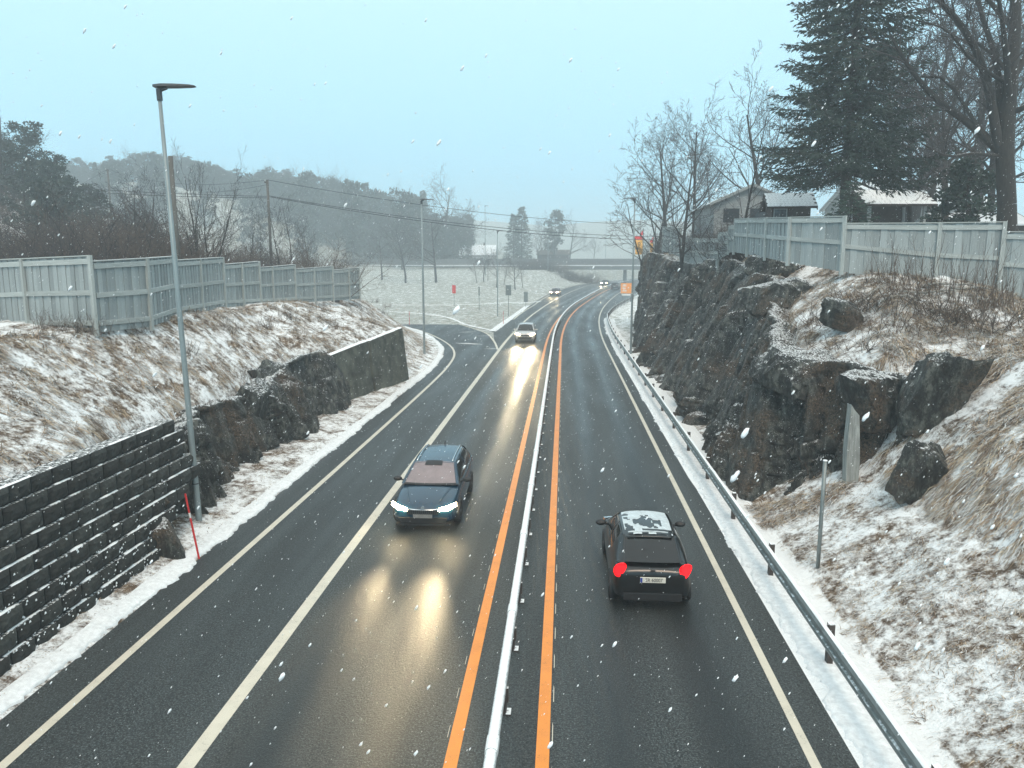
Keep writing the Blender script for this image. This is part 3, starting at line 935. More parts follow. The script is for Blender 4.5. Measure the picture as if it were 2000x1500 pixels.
for k in range(9):
    xf = -9.62 - SET * k
    z = 0.06 + HB * k
    y1 = 19.6 - 0.10 * k if k > 3 else [16.9, 17.2, 17.7, 18.4][k]
    ys = np.arange(8.2 + (k % 2) * 0.3, y1, 0.605)
    for y in ys:
        add('block', bms[r.integers(7)], wall, (xf + r.uniform(-.015, .015) + 9.65, y - 17, z - 0.1), (r.uniform(-.01, .01), 0, r.uniform(-.02, .02)))
    # snow lying on this course's ledge, broken here and there
    yy = np.arange(8.2, y1, 0.05)
    a = vnoise(yy, yy * 0 + k, 0.35, k) + 0.5 * vnoise(yy, yy * 0, 0.12, k + 20)
    hgt = np.clip(0.012 + 0.024 * a, 0, 0.05) * (1.0 if k < 8 else 0.8) * (1.25 - 0.06 * k)
    wdt = np.clip(0.045 + 0.035 * a, 0.0, 0.10)
    zt = z + HB + 0.002
    xb = xf - SET - 0.03
    for q in range(len(yy) - 1):
        if hgt[q] < 0.012 or hgt[q + 1] < 0.012: continue
        b = len(sv)
        for t in (q, q + 1):
            x0 = xf - 0.035 - 0.1 + wdt[t]
            sv += [(x0 + 0.012, yy[t], zt), (x0, yy[t], zt + hgt[t] * 0.7), (x0 - 0.04, yy[t], zt + hgt[t]), (xb, yy[t], zt + hgt[t] * 0.8)]
        for c in range(3):
            sf.append((b + c, b + c + 4, b + c + 5, b + c + 1))
# clumps of snow stuck on the rough faces, most on the lower courses
for _ in range(520):
    k = min(7, int(abs(r.normal(0, 2.6))))
    y = r.uniform(8.5, [16.8, 17.1, 17.6, 18.3, 19.0, 18.9, 18.8, 18.7][k])
    x = -9.62 - SET * k - 0.005
    z = 0.06 + HB * k + r.uniform(0.02, 0.36)
    s = r.uniform(0.012, 0.035)
    b = len(sv)
    sv += [(x + s * .6, y, z), (x, y - s, z - s * .4), (x, y + s, z - s * .4), (x, y - s * .5, z + s), (x, y + s * .5, z + s)]
    sf += [(b, b + 1, b + 3), (b, b + 3, b + 4), (b, b + 4, b + 2), (b, b + 2, b + 1)]
mk('ledge_snow', np.array(sv) - np.array([-9.65, 17, 0.1]), sf, M['snow'], wall, shade=True, kind='stuff')

# ------------------------------------------------------------------ concrete wall
cw = empty('concrete_wall', (-10.3, 40, 0), label='mossy concrete retaining wall at the bend of the slip road', cat='retaining wall')
A, B = np.array([-11.12, 35.6]), np.array([-9.42, 44.2])
tdir = (B - A) / np.linalg.norm(B - A); nrm = np.array([tdir[1], -tdir[0]])
o3 = np.array([-10.3, 40, 0])
def cwp(s, z, dpt, lean=0.12):
    p = A + (B - A) * s + nrm * (dpt - lean * z)
    return np.array([p[0], p[1], z]) - o3
for s0, s1, fwd in ((0.0, 0.47, 0.0), (0.475, 1.0, 0.10)):
    zt0, zt1 = 2.70 + 0.65 * s0, 2.70 + 0.65 * s1
    nS, nZ = 26, 12
    G = []
    for a in np.linspace(s0, s1, nS):
        row = []
        for q in np.linspace(0, 1, nZ):
            zt = zt0 + (zt1 - zt0) * (a - s0) / (s1 - s0)
            z = -0.1 + (zt + 0.1) * q
            row.append(cwp(a, z, fwd + 0.04 * vnoise(np.array(a * 9), np.array(z), 0.9, 5)))
        row.append(cwp(a, zt, fwd - 0.35)); row.append(cwp(a, -0.1, fwd - 0.35))
        G.append(row)
    mb = MB(); mb.quadgrid(G)
    mb.poly([g for g in G[0]]); mb.poly([g for g in G[-1]][::-1])
    mb.build('wall_panel', M['concrete'], cw)
mb = MB()
cap = []
for a in np.linspace(0, 1, 30):
    zt = 2.70 + 0.65 * a
    f0 = 0.10 if a > 0.475 else 0.0
    cap.append([cwp(a, zt + 0.002, f0 - 0.02, 0.12), cwp(a, zt + 0.04, f0 - 0.1), cwp(a, zt + 0.045, f0 - 0.25), cwp(a, zt + 0.002, f0 - 0.34)])
mb.quadgrid(cap)
mb.build('ledge_snow', M['snow'], cw, kind='stuff')

# ------------------------------------------------------------------ dead grass, dusted with snow
def normals_at(X, Y, e=0.25):
    gxx = (H(X + e, Y, False) - H(X - e, Y, False)) / (2 * e)
    gyy = (H(X, Y + e, False) - H(X, Y - e, False)) / (2 * e)
    return gxx, gyy

PAL = np.array([(0.33, 0.220, 0.130), (0.46, 0.35, 0.225), (0.56, 0.47, 0.34), (0.13, 0.088, 0.060), (0.20, 0.135, 0.09), (0.66, 0.65, 0.63), (0.78, 0.80, 0.81)])
def grass(name, X, Y, n_blades, lmin, lmax, w, weights, seed, label, flat=0.55, wind=(0.5, -0.2), lift=0.0):
    r = np.random.default_rng(seed)
    X, Y = np.repeat(X, n_blades), np.repeat(Y, n_blades)
    tuft = np.repeat(np.arange(len(X) // n_blades), n_blades)
    nt = tuft[-1] + 1
    X = X + r.normal(0, 0.07, len(X)); Y = Y + r.normal(0, 0.07, len(Y))
    Z = H(X, Y) - 0.02 + lift
    gxx, gyy = normals_at(X, Y)
    n = len(X)
    td = r.normal(0, 0.55, (nt, 2))[tuft]
    d = np.stack([-gxx * 1.2 + wind[0] + td[:, 0] + r.normal(0, 0.45, n), -gyy * 1.2 + wind[1] + td[:, 1] + r.normal(0, 0.45, n)], 1)
    d /= np.linalg.norm(d, axis=1)[:, None] + 1e-6
    dz = gxx * d[:, 0] + gyy * d[:, 1]
    L = r.uniform(lmin, lmax, n) * (0.7 + 0.6 * r.random(nt)[tuft])
    fl = np.clip(r.normal(flat, 0.2, n), 0.08, 0.95)
    P0 = np.stack([X, Y, Z], 1)
    D3 = np.c_[d, dz]
    up = np.array([0, 0, 1.0])
    P1 = P0 + D3 * (L * 0.5 * (0.3 + 0.7 * fl))[:, None] + up * (L * 0.42 * (1.05 - fl))[:, None]
    P2 = P0 + D3 * (L * (0.35 + 0.6 * fl))[:, None] + up * (L * 0.62 * (0.98 - fl) ** 1.3)[:, None]
    side = np.stack([-d[:, 1], d[:, 0], r.uniform(-0.4, 0.4, n)], 1) * (w * r.uniform(0.6, 1.3, n) / 2)[:, None]
    V = np.stack([P0 - side, P0 + side, P1 - side * 0.8, P1 + side * 0.8, P2], 1).reshape(-1, 3)
    b = (np.arange(n) * 5)[:, None]
    q = b + np.array([[0, 1, 3, 2]]); t = b + np.array([[2, 3, 4]])
    tw = np.asarray(weights, float); tw /= tw.sum()
    ct = r.choice(len(PAL), nt, p=tw)[tuft]
    cb = r.choice(len(PAL), n, p=tw)
    ci = np.where(r.random(n) < 0.55, ct, cb)
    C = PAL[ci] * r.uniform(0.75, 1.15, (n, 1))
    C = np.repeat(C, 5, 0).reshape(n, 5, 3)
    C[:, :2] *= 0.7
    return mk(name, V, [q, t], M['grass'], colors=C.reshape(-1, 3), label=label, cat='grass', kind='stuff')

def scatter(x0, x1, y0, y1, n, seed, fn):
    r = np.random.default_rng(seed)
    X, Y = r.uniform(x0, x1, n), r.uniform(y0, y1, n)
    k = fn(X, Y, r.random(n))
    return X[k], Y[k]

def m_left(X, Y, u):
    d, yn = left_dist(X, Y)
    e = np.interp(yn, *FOOT_L) + np.interp(yn, *BAT_L) + 0.28
    e = np.where(yn > 46, 1.2, e)
    dens = 0.55 + 0.55 * vnoise(X, Y, 1.5, 31) + 0.45 * vnoise(X, Y, 0.5, 32)
    return (d > e) & (d < 7.6) & (u < dens * np.clip(34 / np.maximum(Y, 12), 0.35, 1.2))
gx1, gy1 = scatter(-24, -9, 10, 72, 15000, 41, m_left)
grass('grass', gx1, gy1, 18, 0.22, 0.62, 0.017, (3.4, 3.6, 2.8, 2.4, 2.2, 1.6, 2.2), 42, 'straw-brown dead grass on the left bank below the fence', 0.55, (0.55, -0.25))
def m_verge(X, Y, u):
    d, yn = left_dist(X, Y)
    return (d > 0.28) & (d < np.interp(yn, *FOOT_L) + 0.15) & (yn < 62)
gx2, gy2 = scatter(-13, -8.9, 9, 62, 7000, 43, m_verge)
grass('grass', gx2, gy2, 9, 0.07, 0.2, 0.014, (2, 2, 2, 3, 2, 3, 5), 44, 'short frosted grass on the narrow verge of the slip road', 0.6)
def m_right(X, Y, u):
    yf = np.interp(X, [5.9, 7.5, 8.8, 9.9, 12, 17], [22.0, 20.7, 20.0, 18.9, 19.0, 18.5])
    near = (X > 5.75) & (Y < yf) & (u < (0.6 + 0.45 * vnoise(X, Y, 1.6, 33) + 0.5 * vnoise(X, Y, 0.45, 34)))
    lx = np.interp(Y, *RLX)
    upr = (Y > yf + 0.9) & (X > lx + 0.4) & (Y > 20) & (u < (0.55 + 0.5 * vnoise(X, Y, 1.2, 35) + 0.45 * vnoise(X, Y, 0.5, 36)) * np.clip(28 / Y, 0.4, 1))
    return near | upr
gx3, gy3 = scatter(5.7, 18.5, 6.5, 33, 16500, 45, m_right)
lowr = (gx3 < 8.6) & (gy3 < 20)
grass('grass', gx3[lowr], gy3[lowr], 16, 0.10, 0.28, 0.011, (1.5, 2.2, 2.6, 2.6, 1.8, 3.6, 4.5), 46, 'pale frosted grass between the guardrail and the boulder', 0.62, (-0.3, -0.35))
grass('grass', gx3[~lowr], gy3[~lowr], 20, 0.22, 0.58, 0.016, (3.2, 3.6, 2.8, 2.2, 2.0, 2.0, 2.4), 47, 'long matted dead grass on the slope below the right fence', 0.58, (-0.45, -0.3))
def m_lip(X, Y, u):
    lx = np.interp(Y, *RLX)
    return (X > lx + 0.1) & (X < lx + 2.2)
gx5, gy5 = scatter(6, 13, 33, 86, 3600, 48, m_lip)
grass('grass', gx5, gy5, 10, 0.25, 0.6, 0.028, (3, 2.6, 2, 3, 3, 1.5, 1.5), 49, 'brown grass hanging over the far edge of the cliff', 0.6, (-0.5, -0.2))
def m_drape(X, Y, u):
    lx = np.interp(Y, *RLX)
    return (X > lx - 0.35) & (X < lx + 0.9)
gx7, gy7 = scatter(6, 11, 22.8, 60, 2600, 52, m_drape)
lz7 = np.interp(gy7, *RLZ) - H(gx7, gy7, False)
for lo_, hi_, lf in ((-9, 0.25, 0.0), (0.25, 0.8, 0.5), (0.8, 9, 1.0)):
    kk = (lz7 > lo_) & (lz7 <= hi_)
    if kk.sum() > 5:
        grass('grass', gx7[kk], gy7[kk], 12, 0.3, 0.7, 0.018, (3.4, 3.4, 2.4, 2.6, 2.6, 1.4, 1.6), 53, 'matted tan grass draped over the cliff edge, ' + ('lowest', 'middle', 'uppermost')[0 if lf == 0 else (1 if lf == 0.5 else 2)] + ' fringe', 0.7, (-0.8, -0.3), lift=lf)
# grass in the lay-by behind the far guardrail, on the island and at the rail foot
def m_isl(X, Y, u):
    d, yn = left_dist(X, Y)
    return (d < -5.5) & (X - shift(Y) < np.interp(Y, *LB) - 0.6) & (Y > 80)
gx6, gy6 = scatter(-34, -5, 80, 126, 2600, 50, m_isl)
grass('grass', gx6, gy6, 6, 0.12, 0.3, 0.04, (2, 2, 2, 2, 2, 2, 2), 51, 'thin frosty grass on the traffic island', 0.55)

# ------------------------------------------------------------------ centre pipe barrier
CB = -0.90
pb = empty('pipe_barrier', (CB, 20, 0), label='frost-covered steel pipe barrier on short posts between the two orange lines', cat='barrier')
ys = np.array(list(np.arange(1.5, 80, 1.0)) + list(np.arange(80, 300, 3.0)))
pp = np.stack([CB + shift(ys), ys, road_z(ys) + 0.74], 1) - np.array([CB, 20, 0])
mb = MB(); mb.tube(pp, 0.083, 12); mb.build('pipe', M['frost_pipe'], pb, shade=True)
mb = MB(); mb.tube([(0, -0.16, 0), (0, 0.16, 0)], 0.094, 12)
coll = mb.build('collar', M['frost_pipe'], pb, shade=False)
coll.location = (0, 4.0 - 20 + 1.1, 0.74)
for y in np.arange(9.1, 70, 4.0):
    c = coll.copy(); col.objects.link(c); c.parent = pb
    c.location = (float(shift(y)), y - 20, 0.74 + float(road_z(y)))
mb = MB()
mb.box((-0.03, -0.05, 0), (0.03, 0.05, 0.70)); mb.box((0.02, -0.09, 0.0), (0.10, 0.09, 0.03)); mb.box((0.03, -0.04, 0.2), (0.06, 0.04, 0.45))
post0 = mb.build('post', M['post_steel'], pb)
post0.location = (0.02, 3.0 - 20, 0)
for y in np.arange(5, 90, 2.0):
    c = post0.copy(); col.objects.link(c); c.parent = pb
    c.location = (0.02 + float(shift(y)), y - 20, float(road_z(y)))
# lower wire rail seen further off as a fence-like barrier
mb = MB()
for zz in (0.28, 0.5):
    p2 = pp[ys > 70].copy(); p2[:, 2] += zz - 0.74
    mb.tube(p2, 0.03, 5)
for y in np.arange(92, 260, 2.0):
    x = float(shift(y)); z = float(road_z(y))
    mb.box((x - 0.04, y - 20 - 0.05, z), (x + 0.04, y - 20 + 0.05, z + 0.7))
mb.build('far_rails', M['galv_dark'], pb, kind='stuff')

# ------------------------------------------------------------------ right guardrail
GO = ([-40, 97, 117, 141, 170, 900], [4.76, 4.76, 5.8, 7.6, 9.0, 9.5])
gr = empty('guardrail', (4.66, 20, 0), label='long grey steel guardrail on dark posts beside the right lane', cat='guardrail')
ys = np.array(list(np.arange(2, 90, 1.0)) + list(np.arange(90, 190, 2.0)))
ox = np.interp(ys, *GO) + shift(ys)
prof = [(-0.055, 0.43), (-0.085, 0.49), (-0.085, 0.55), (-0.02, 0.585), (-0.085, 0.62), (-0.085, 0.70), (-0.05, 0.75), (0.03, 0.755), (0.03, 0.43)]
G = [[(x + a - 4.66, y - 20, z + float(road_z(y))) for a, z in prof + prof[:1]] for x, y in zip(ox, ys)]
mb = MB(); mb.quadgrid(G); mb.build('beam', M['galv_dark'], gr)
# crust of snow on top of the beam
yb = np.arange(2, 96, 0.2)
xb = np.interp(yb, *GO) + shift(yb)
hh = np.clip(0.02 + 0.016 * vnoise(yb, yb * 0, 0.6, 8), 0.004, 0.05)
G = [[(x - 0.052 - 4.66, y - 20, 0.752 + z), (x - 0.03 - 4.66, y - 20, 0.754 + z + h), (x + 0.01 - 4.66, y - 20, 0.756 + z + h), (x + 0.032 - 4.66, y - 20, 0.752 + z)] for x, y, h, z in zip(xb, yb, hh, road_z(yb))]
mb = MB(); mb.quadgrid(G); mb.build('rail_snow', M['snow'], gr, shade=True, kind='stuff')
mb = MB(); mb.box((-0.05, -0.065, -0.05), (0.05, 0.065, 0.83)); mb.box((-0.08, -0.05, 0.52), (-0.05, 0.05, 0.68))
gp = mb.build('post', M['post_steel'], gr)
gp.location = (0.185, 5.0 - 20, 0)
for y in list(np.arange(8.95, 96, 3.85)) + list(np.arange(97, 150, 2.5)):
    c = gp.copy(); col.objects.link(c); c.parent = gr
    c.location = (float(np.interp(y, *GO) + shift(y)) + 0.085 - 4.66, y - 20, float(road_z(y)))

# ------------------------------------------------------------------ plank fences
UB = {}
def unit_box(mat):
    if mat not in UB:
        mb = MB(); mb.box((-0.5, -0.5, 0), (0.5, 0.5, 1))
        UB[mat] = mesh_data('plank', np.array(mb.v), mb.f, M[mat])
    return UB[mat]

def fence(name, panels, origin, label, board=0.19, face=1, mid=0.5, botrail=True):
    """panels: (p_top0, p_bot0, p_top1, p_bot1) as 3-D points; face: which side shows the rails"""
    root = empty(name, origin, label=label, cat='fence')
    o = np.array(origin, float)
    r = np.random.default_rng(len(panels))
    done = []
    for a, ab, b, bb in panels:
        a, ab, b, bb = (np.array(q, float) - o for q in (a, ab, b, bb))
        d = (b - a)[:2]; L = np.linalg.norm(d); ang = math.atan2(d[1], d[0])
        nrm = np.array([-math.sin(ang), math.cos(ang)]) * face
        n = max(2, int(round(L / board)))
        w = L / n
        for k in range(n):
            t = (k + 0.5) / n
            x, y = (a + (b - a) * t)[:2] + nrm * (0.016 if k % 2 else -0.009)
            zt = (a + (b - a) * t)[2] - 0.02; zb = (ab + (bb - ab) * t)[2] - 0.12
            add('board', unit_box('fence'), root, (x, y, zb), (0, r.uniform(-.006, .006), ang + r.uniform(-.02, .02)), (w * (0.93 if k % 2 else 1.12), 0.022, zt - zb))
        slope = math.atan2(b[2] - a[2], L)
        def rail(nm, fz, hgt, th, offn):
            p = a + (b - a) * 0.0
            zt0 = ab[2] + (a[2] - ab[2]) * fz if fz <= 1 else a[2] + fz - 1
            zt1 = bb[2] + (b[2] - bb[2]) * fz if fz <= 1 else b[2] + fz - 1
            sl = math.atan2(zt1 - zt0, L)
            c = (a + b) / 2
            cz = (zt0 + zt1) / 2
            x, y = c[:2] + nrm * offn
            add(nm, unit_box('fence_rail'), root, (x, y, cz - hgt / 2), (0, -sl, ang), (math.hypot(L, zt1 - zt0) - 0.09, th, hgt))
        rail('rail', 0.93, 0.17, 0.035, 0.052)
        rail('rail', mid, 0.16, 0.035, 0.052)
        if botrail: rail('rail', 0.08, 0.16, 0.035, 0.052)
        rail('cap', 1.012, 0.035, 0.13, 0.02)
        # snow along the cap
        for q, qb in ((a, ab), (b, bb)):
            key = (round(q[0], 1), round(q[1], 1))
            old = [z for kk, z in done if kk == key]
            if old and max(old) >= q[2] - 0.01: continue
            done.append((key, q[2]))
            x, y = q[:2] + nrm * 0.06
            add('post', unit_box('fence_rail'), root, (x, y, qb[2] - 0.25), (0, 0, ang), (0.13, 0.10, q[2] - qb[2] + 0.28))
    return root

# left fence: (u, v_top left, v_top right, v_bottom, Y)
lp = [(-75, 511, 511, 640, 26.4), (45, 506, 506, 637, 24.4), (178, 500, 511, 638, 23.3), (283, 505, 505, 628, 25.9), (340, 501, 509, 608, 29.6), (388, 506, 506, 600, 33.2),
      (433, 503, 517, 592, 36.6), (470, 514, 514, 590, 39.2), (504, 511, 523, 588, 41.8), (530, 521, 521, 587, 44.0), (574, 517, 526, 584, 47.4), (612, 523, 523, 582, 50.6), (648, 520, 528, 580, 54.0), (680, 525, 525, 578, 57), (700, 523, 523, 577, 59)]
pans = []
for p, q in zip(lp[:-1], lp[1:]):
    pans.append((at_y(p[0], p[2], p[4]), at_y(p[0], p[3] + 4, p[4]), at_y(q[0], q[1], q[4]), at_y(q[0], q[3] + 4, q[4])))
e = pans[-1]
pans.append((e[2], e[3], e[2] + np.array([-5.5, 1.5, 0.05]), e[3] + np.array([-5.5, 1.5, 0.05])))
f0 = pans[0]
for q in (1, 2):
    dv = np.array([-4.0, 1.2, 0.0])
    pans.insert(0, (f0[0] + dv * q, f0[1] + dv * q, f0[0] + dv * (q - 1), f0[1] + dv * (q - 1)))
fence('plank_fence', pans, tuple(f0[1]), 'stepped grey plank fence on top of the left grass bank', 0.205, face=-1)

# right fence
def seg(u0, t0, b0, Y0, u1, t1, b1, Y1):
    return (at_y(u0, t0, Y0), at_y(u0, b0, Y0), at_y(u1, t1, Y1), at_y(u1, b1, Y1))
rp = [seg(2075, 455, 590, 27.6, 1963, 453, 578, 28.4), seg(1962, 434, 574, 28.4, 1836, 436, 560, 28.9), seg(1836, 436, 560, 28.9, 1650, 437, 524, 29.5),
      seg(1652, 423, 524, 29.5, 1545, 425, 507, 31.2), seg(1545, 425, 507, 31.2, 1500, 426, 498, 34.4), seg(1500, 426, 498, 34.4, 1464, 427, 492, 37.8), seg(1464, 427, 492, 37.8, 1438, 428, 488, 41.2),
      seg(1437, 441, 488, 41.3, 1426, 442, 489, 43.0), seg(1426, 453, 490, 43.0, 1406, 455, 505, 46.5), seg(1406, 467, 520, 46.6, 1366, 466, 518, 54.5), seg(1366, 466, 518, 54.5, 1331, 465, 514, 63.5),
      seg(1331, 446, 500, 64.5, 1312, 443, 492, 70), seg(1312, 443, 492, 70, 1296, 443, 488, 77)]
f0 = rp[0]
for q in (1, 2):
    dv = np.array([4.0, -0.5, -0.1])
    rp.insert(0, (f0[0] + dv * q, f0[1] + dv * q, f0[0] + dv * (q - 1), f0[1] + dv * (q - 1)))
fence('plank_fence', rp, tuple(f0[1]), 'tall grey plank fence above the right cliff and slope', 0.25, face=1, mid=0.5, botrail=False)

# ------------------------------------------------------------------ street lamps
def street_lamp(base, h, ang, label, r0=0.09, group='tall street lamps along the road', detail=True):
    root = empty('street_lamp', tuple(base), label=label, cat='street lamp', group=group)
    mb = MB(); mb.tube([(0, 0, -0.3), (0, 0, 0.1), (0, 0, h * 0.5), (0, 0, h - 0.25)], [r0 * 1.15, r0 * 1.1, r0 * 0.9, r0 * 0.62], 12)
    mb.build('pole', M['galv'], root, shade=True)
    if detail:
        for z in (0.95, 1.45):
            mb = MB(); mb.tube([(0, 0, z), (0, 0, z + 0.035)], r0 * 1.13, 12); mb.build('strap', M['dark_metal'], root)
    c, s = math.cos(ang), math.sin(ang)
    mb = MB(); mb.tube([(0, 0, h - 0.3), (0, 0, h - 0.02)], r0 * 0.95, 10)
    mb.tube([(0, 0, h - 0.06), (0.2 * c, 0.2 * s, h + 0.01)], 0.05, 8)
    mb.build('bracket', M['dark_metal'], root)
    pts = []
    for q, (dist, wd, th) in enumerate(((-0.12, 0.09, 0.06), (0.1, 0.15, 0.07), (0.45, 0.17, 0.055), (0.80, 0.14, 0.035), (0.92, 0.08, 0.02))):
        x, y = dist * c, dist * s
        z = h + 0.02
        pts.append([(x - s * wd, y + c * wd, z), (x - s * wd * 0.8, y + c * wd * 0.8, z + th), (x + s * wd * 0.8, y - c * wd * 0.8, z + th), (x + s * wd, y - c * wd, z), (x - s * wd, y + c * wd, z)])
    mb = MB(); mb.quadgrid(pts); mb.poly(pts[0][:4]); mb.poly(pts[-1][:4][::-1])
    mb.build('lamp_head', M['dark_metal'], root)
    return root
b = at_z(388, 1010, 0.25)
tp = at_y(310, 172, float(b[1]))
l0 = street_lamp(b, float(tp[2] - b[2]), R(5), 'near street lamp standing by the rocks at the end of the block wall', 0.075)
l0.rotation_euler = (0, math.atan2(float(tp[0] - b[0]), float(tp[2] - b[2])), 0)
street_lamp(at_z(829, 695, 0.15), 11.7, R(5), 'street lamp on the snowy verge inside the slip road bend', 0.085, detail=False)
street_lamp(at_z(1232, 690, 0.1), 12.0, R(185), 'street lamp in front of the right cliff', 0.085, detail=False)
g = ground_hit(972, 618); street_lamp(g, 11.5, R(0), 'two-armed looking street lamp on the traffic island', 0.08, detail=False)
l3 = street_lamp(g, 11.5, R(180), 'x', 0.08, detail=False)
for ch in list(l3.children):
    if ch.name.startswith(('lamp_head', 'bracket')):
        ch.parent = None; bpy.data.objects.remove(ch)
for ch in list(l3.children): bpy.data.objects.remove(ch)
bpy.data.objects.remove(l3)
g = ground_hit(948, 540); street_lamp(g, (g[2] * 0 + float(at_y(948, 402, g[1])[2] - g[2])), R(20), 'hazy street lamp behind the far field road', 0.09, detail=False)
for (u, vt, vb, lab) in ((1182, 425, 545, 'faint lamp pole beyond the overpass, nearest the orange sign'), (1070, 465, 545, 'faint pale pole in front of the overpass by the spruces')):
    Y = 215 if u < 1100 else 300
    p0, p1 = at_y(u, vb, Y), at_y(u, vt, Y)
    z0 = float(H(p0[0], p0[1]))
    street_lamp((p0[0], p0[1], z0), float(p1[2] - z0), R(180), lab, 0.1, detail=False)

# ------------------------------------------------------------------ utility poles and wires
poles = {}
def wood_pole(u, vt, Y, label, r=0.14, arm=True):
    p = at_y(u, vt, Y)
    z0 = float(H(p[0], p[1], False))
    root = empty('utility_pole', (p[0], p[1], z0), label=label, cat='utility pole', group='wooden power line poles')
    h = float(p[2] - z0)
    mb = MB(); mb.tube([(0, 0, -0.4), (0, 0, h)], [r, r * 0.72], 9); mb.build('pole', M['wood_pole'], root, shade=True)
    if arm:
        mb = MB(); mb.box((-0.12, -0.35, h - 0.25), (-0.04 + 0.0, 0.35, h - 0.12)); mb.build('crossarm', M['wood_pole'], root)
        for yy in (-0.28, 0.28):
            mb = MB(); mb.tube([(-0.08, yy, h - 0.12), (-0.08, yy, h + 0.03)], 0.03, 6); mb.build('insulator', M['white_band'], root)
    return p
P1 = wood_pole(522, 352, 62, 'wooden power pole rising above the brush behind the left fence')
P2 = wood_pole(333, 305, 38, 'grey wooden pole seen directly behind the near street lamp', 0.16, arm=False)
P3 = wood_pole(210, 330, 95, 'distant wooden power pole on the wooded left hill', 0.15)
P4 = wood_pole(1360, 440, 95, 'wooden power pole hidden among the bare trees on the right', 0.13)
def wire(a, b, sag, label, r=0.016):
    t = np.linspace(0, 1, 28)[:, None]
    p = np.array(a) * (1 - t) + np.array(b) * t
    p[:, 2] -= (sag * 4 * t * (1 - t))[:, 0]
    mb = MB(); mb.tube(p, r, 4, False)
    return mb.build('power_line', M['wire'], label=label, cat='power line', group='power lines')
zz = np.array([0, 0, 1.0])
wire(P1 + zz * 0.03, P4 + zz * 0.0, 1.0, 'topmost power line running right from the brush pole', 0.022)
wire(P1 - zz * 1.25, P4 - zz * 1.35, 1.0, 'middle power line below the topmost one, crossing the road', 0.026)
wire(P1 - zz * 1.35 + [0.2, 0, 0], P4 - zz * 1.75, 1.05, 'lowest thick power line crossing the road', 0.03)
wire(P1 + zz * 0.02, P3, 1.0, 'power line from the brush pole to the hill pole', 0.02)
wire(P1 - zz * 0.35, P3 - zz * 1.2, 1.2, 'lower power line from the brush pole to the hill pole', 0.02)
far_l = at_y(-250, 318, 75)
wire(P1 - zz * 1.3, far_l, 0.7, 'paired power line leaving to the left edge, upper one', 0.024)
wire(P1 - zz * 1.42, far_l - zz * 0.45, 0.75, 'paired power line leaving to the left edge, lower one', 0.024)
wire(P3, at_y(120, 380, 105), 0.1, 'stay wire slanting down from the hill pole', 0.02)

# ------------------------------------------------------------------ snow stakes, posts, signs, flags
def stake(base, h, lean, label, r=0.018, band=True):
    root = empty('snow_stake', tuple(base), label=label, cat='snow stake', group='thin snow marker stakes')
    root.rotation_euler = lean
    mb = MB(); mb.tube([(0, 0, -0.1), (0, 0, h * 0.62)], r, 6); mb.tube([(0, 0, h * 0.70), (0, 0, h)], r * 0.95, 6); mb.build('stake', M['red'], root)
    mb = MB(); mb.tube([(0, 0, h * 0.62), (0, 0, h * 0.70)], r * 1.05, 6); mb.build('reflector', M['white_band'], root)
stake(at_z(388, 1087, 0.05), 1.62, (0, R(-8), 0), 'red snow stake leaning left in front of the near lamp base', 0.024)
for u, v, lab in ((800, 635, 'thin dark snow stake on the island by the slip road'), (983, 634, 'thin dark snow stake near the island tip')):
    g = ground_hit(u, v); stake(g, 1.6, (0, 0, 0), lab, 0.03)
root = empty('marker_post', tuple(ground_hit(1597, 1112)), label='plain grey metal post standing in the grass behind the guardrail', cat='post')
g = np.array(root.location)
top = at_y(1597, 900, g[1])
mb = MB(); mb.tube([(0, 0, -0.3), (0, 0, float(top[2] - g[2]))], 0.045, 10); mb.build('pole', M['galv_dark'], root, shade=True)
mb = MB(); mb.tube([(0, 0, float(top[2] - g[2])), (0, 0, float(top[2] - g[2]) + 0.02)], 0.049, 10); mb.build('cap', M['snow'], root)

def sign(u, vpost, v0, v1, w_px, mat, label, name='road_sign', Y=None, posts=1):
    if Y is None:
        g = ground_hit(u, vpost)
    else:
        p = at_y(u, vpost, Y); g = np.array([p[0], p[1], float(H(p[0], p[1], False))])
    pm = FPX / (g[1] * math.cos(YAW))
    zt, zb = at_y(u, v0, g[1])[2] - g[2], at_y(u, v1, g[1])[2] - g[2]
    w = w_px / pm
    root = empty(name, tuple(g), label=label, cat='sign')
    for k in range(posts):
        x = 0 if posts == 1 else (-w * 0.32 if k == 0 else w * 0.32)
        mb = MB(); mb.tube([(x, 0.04, -0.2), (x, 0.04, zt - 0.05)], 0.045, 8); mb.build('post', M['galv_dark'], root)
    mb = MB(); mb.box((-w / 2, -0.025, zb), (w / 2, 0.01, zt)); mb.build('panel', M[mat], root, bevel=0.008)
    return root, w, zb, zt
sign(887, 597, 557, 573, 7, 'red', 'small red sign on a thin post in the snowy field')
sign(993, 618, 557, 577, 11, 'sign_back', 'grey back of a square sign on the traffic island')
sign(1027, 600, 570, 590, 8, 'sign_back', 'smaller grey sign back beyond the island tip')
sign(936, 606, 560, 577, 3, 'sign_back', 'narrow sign seen edge-on between the red sign and the island lamp')
M['sign_white'] = plain('sign_white', (0.72, 0.72, 0.70), 0.5, var=0.05)
os_, w, zb, zt = sign(1224, 590, 553, 573, 24, 'orange_sign', 'orange direction sign with white pictograms by the cliff', Y=140, posts=2)
hz = zt - zb
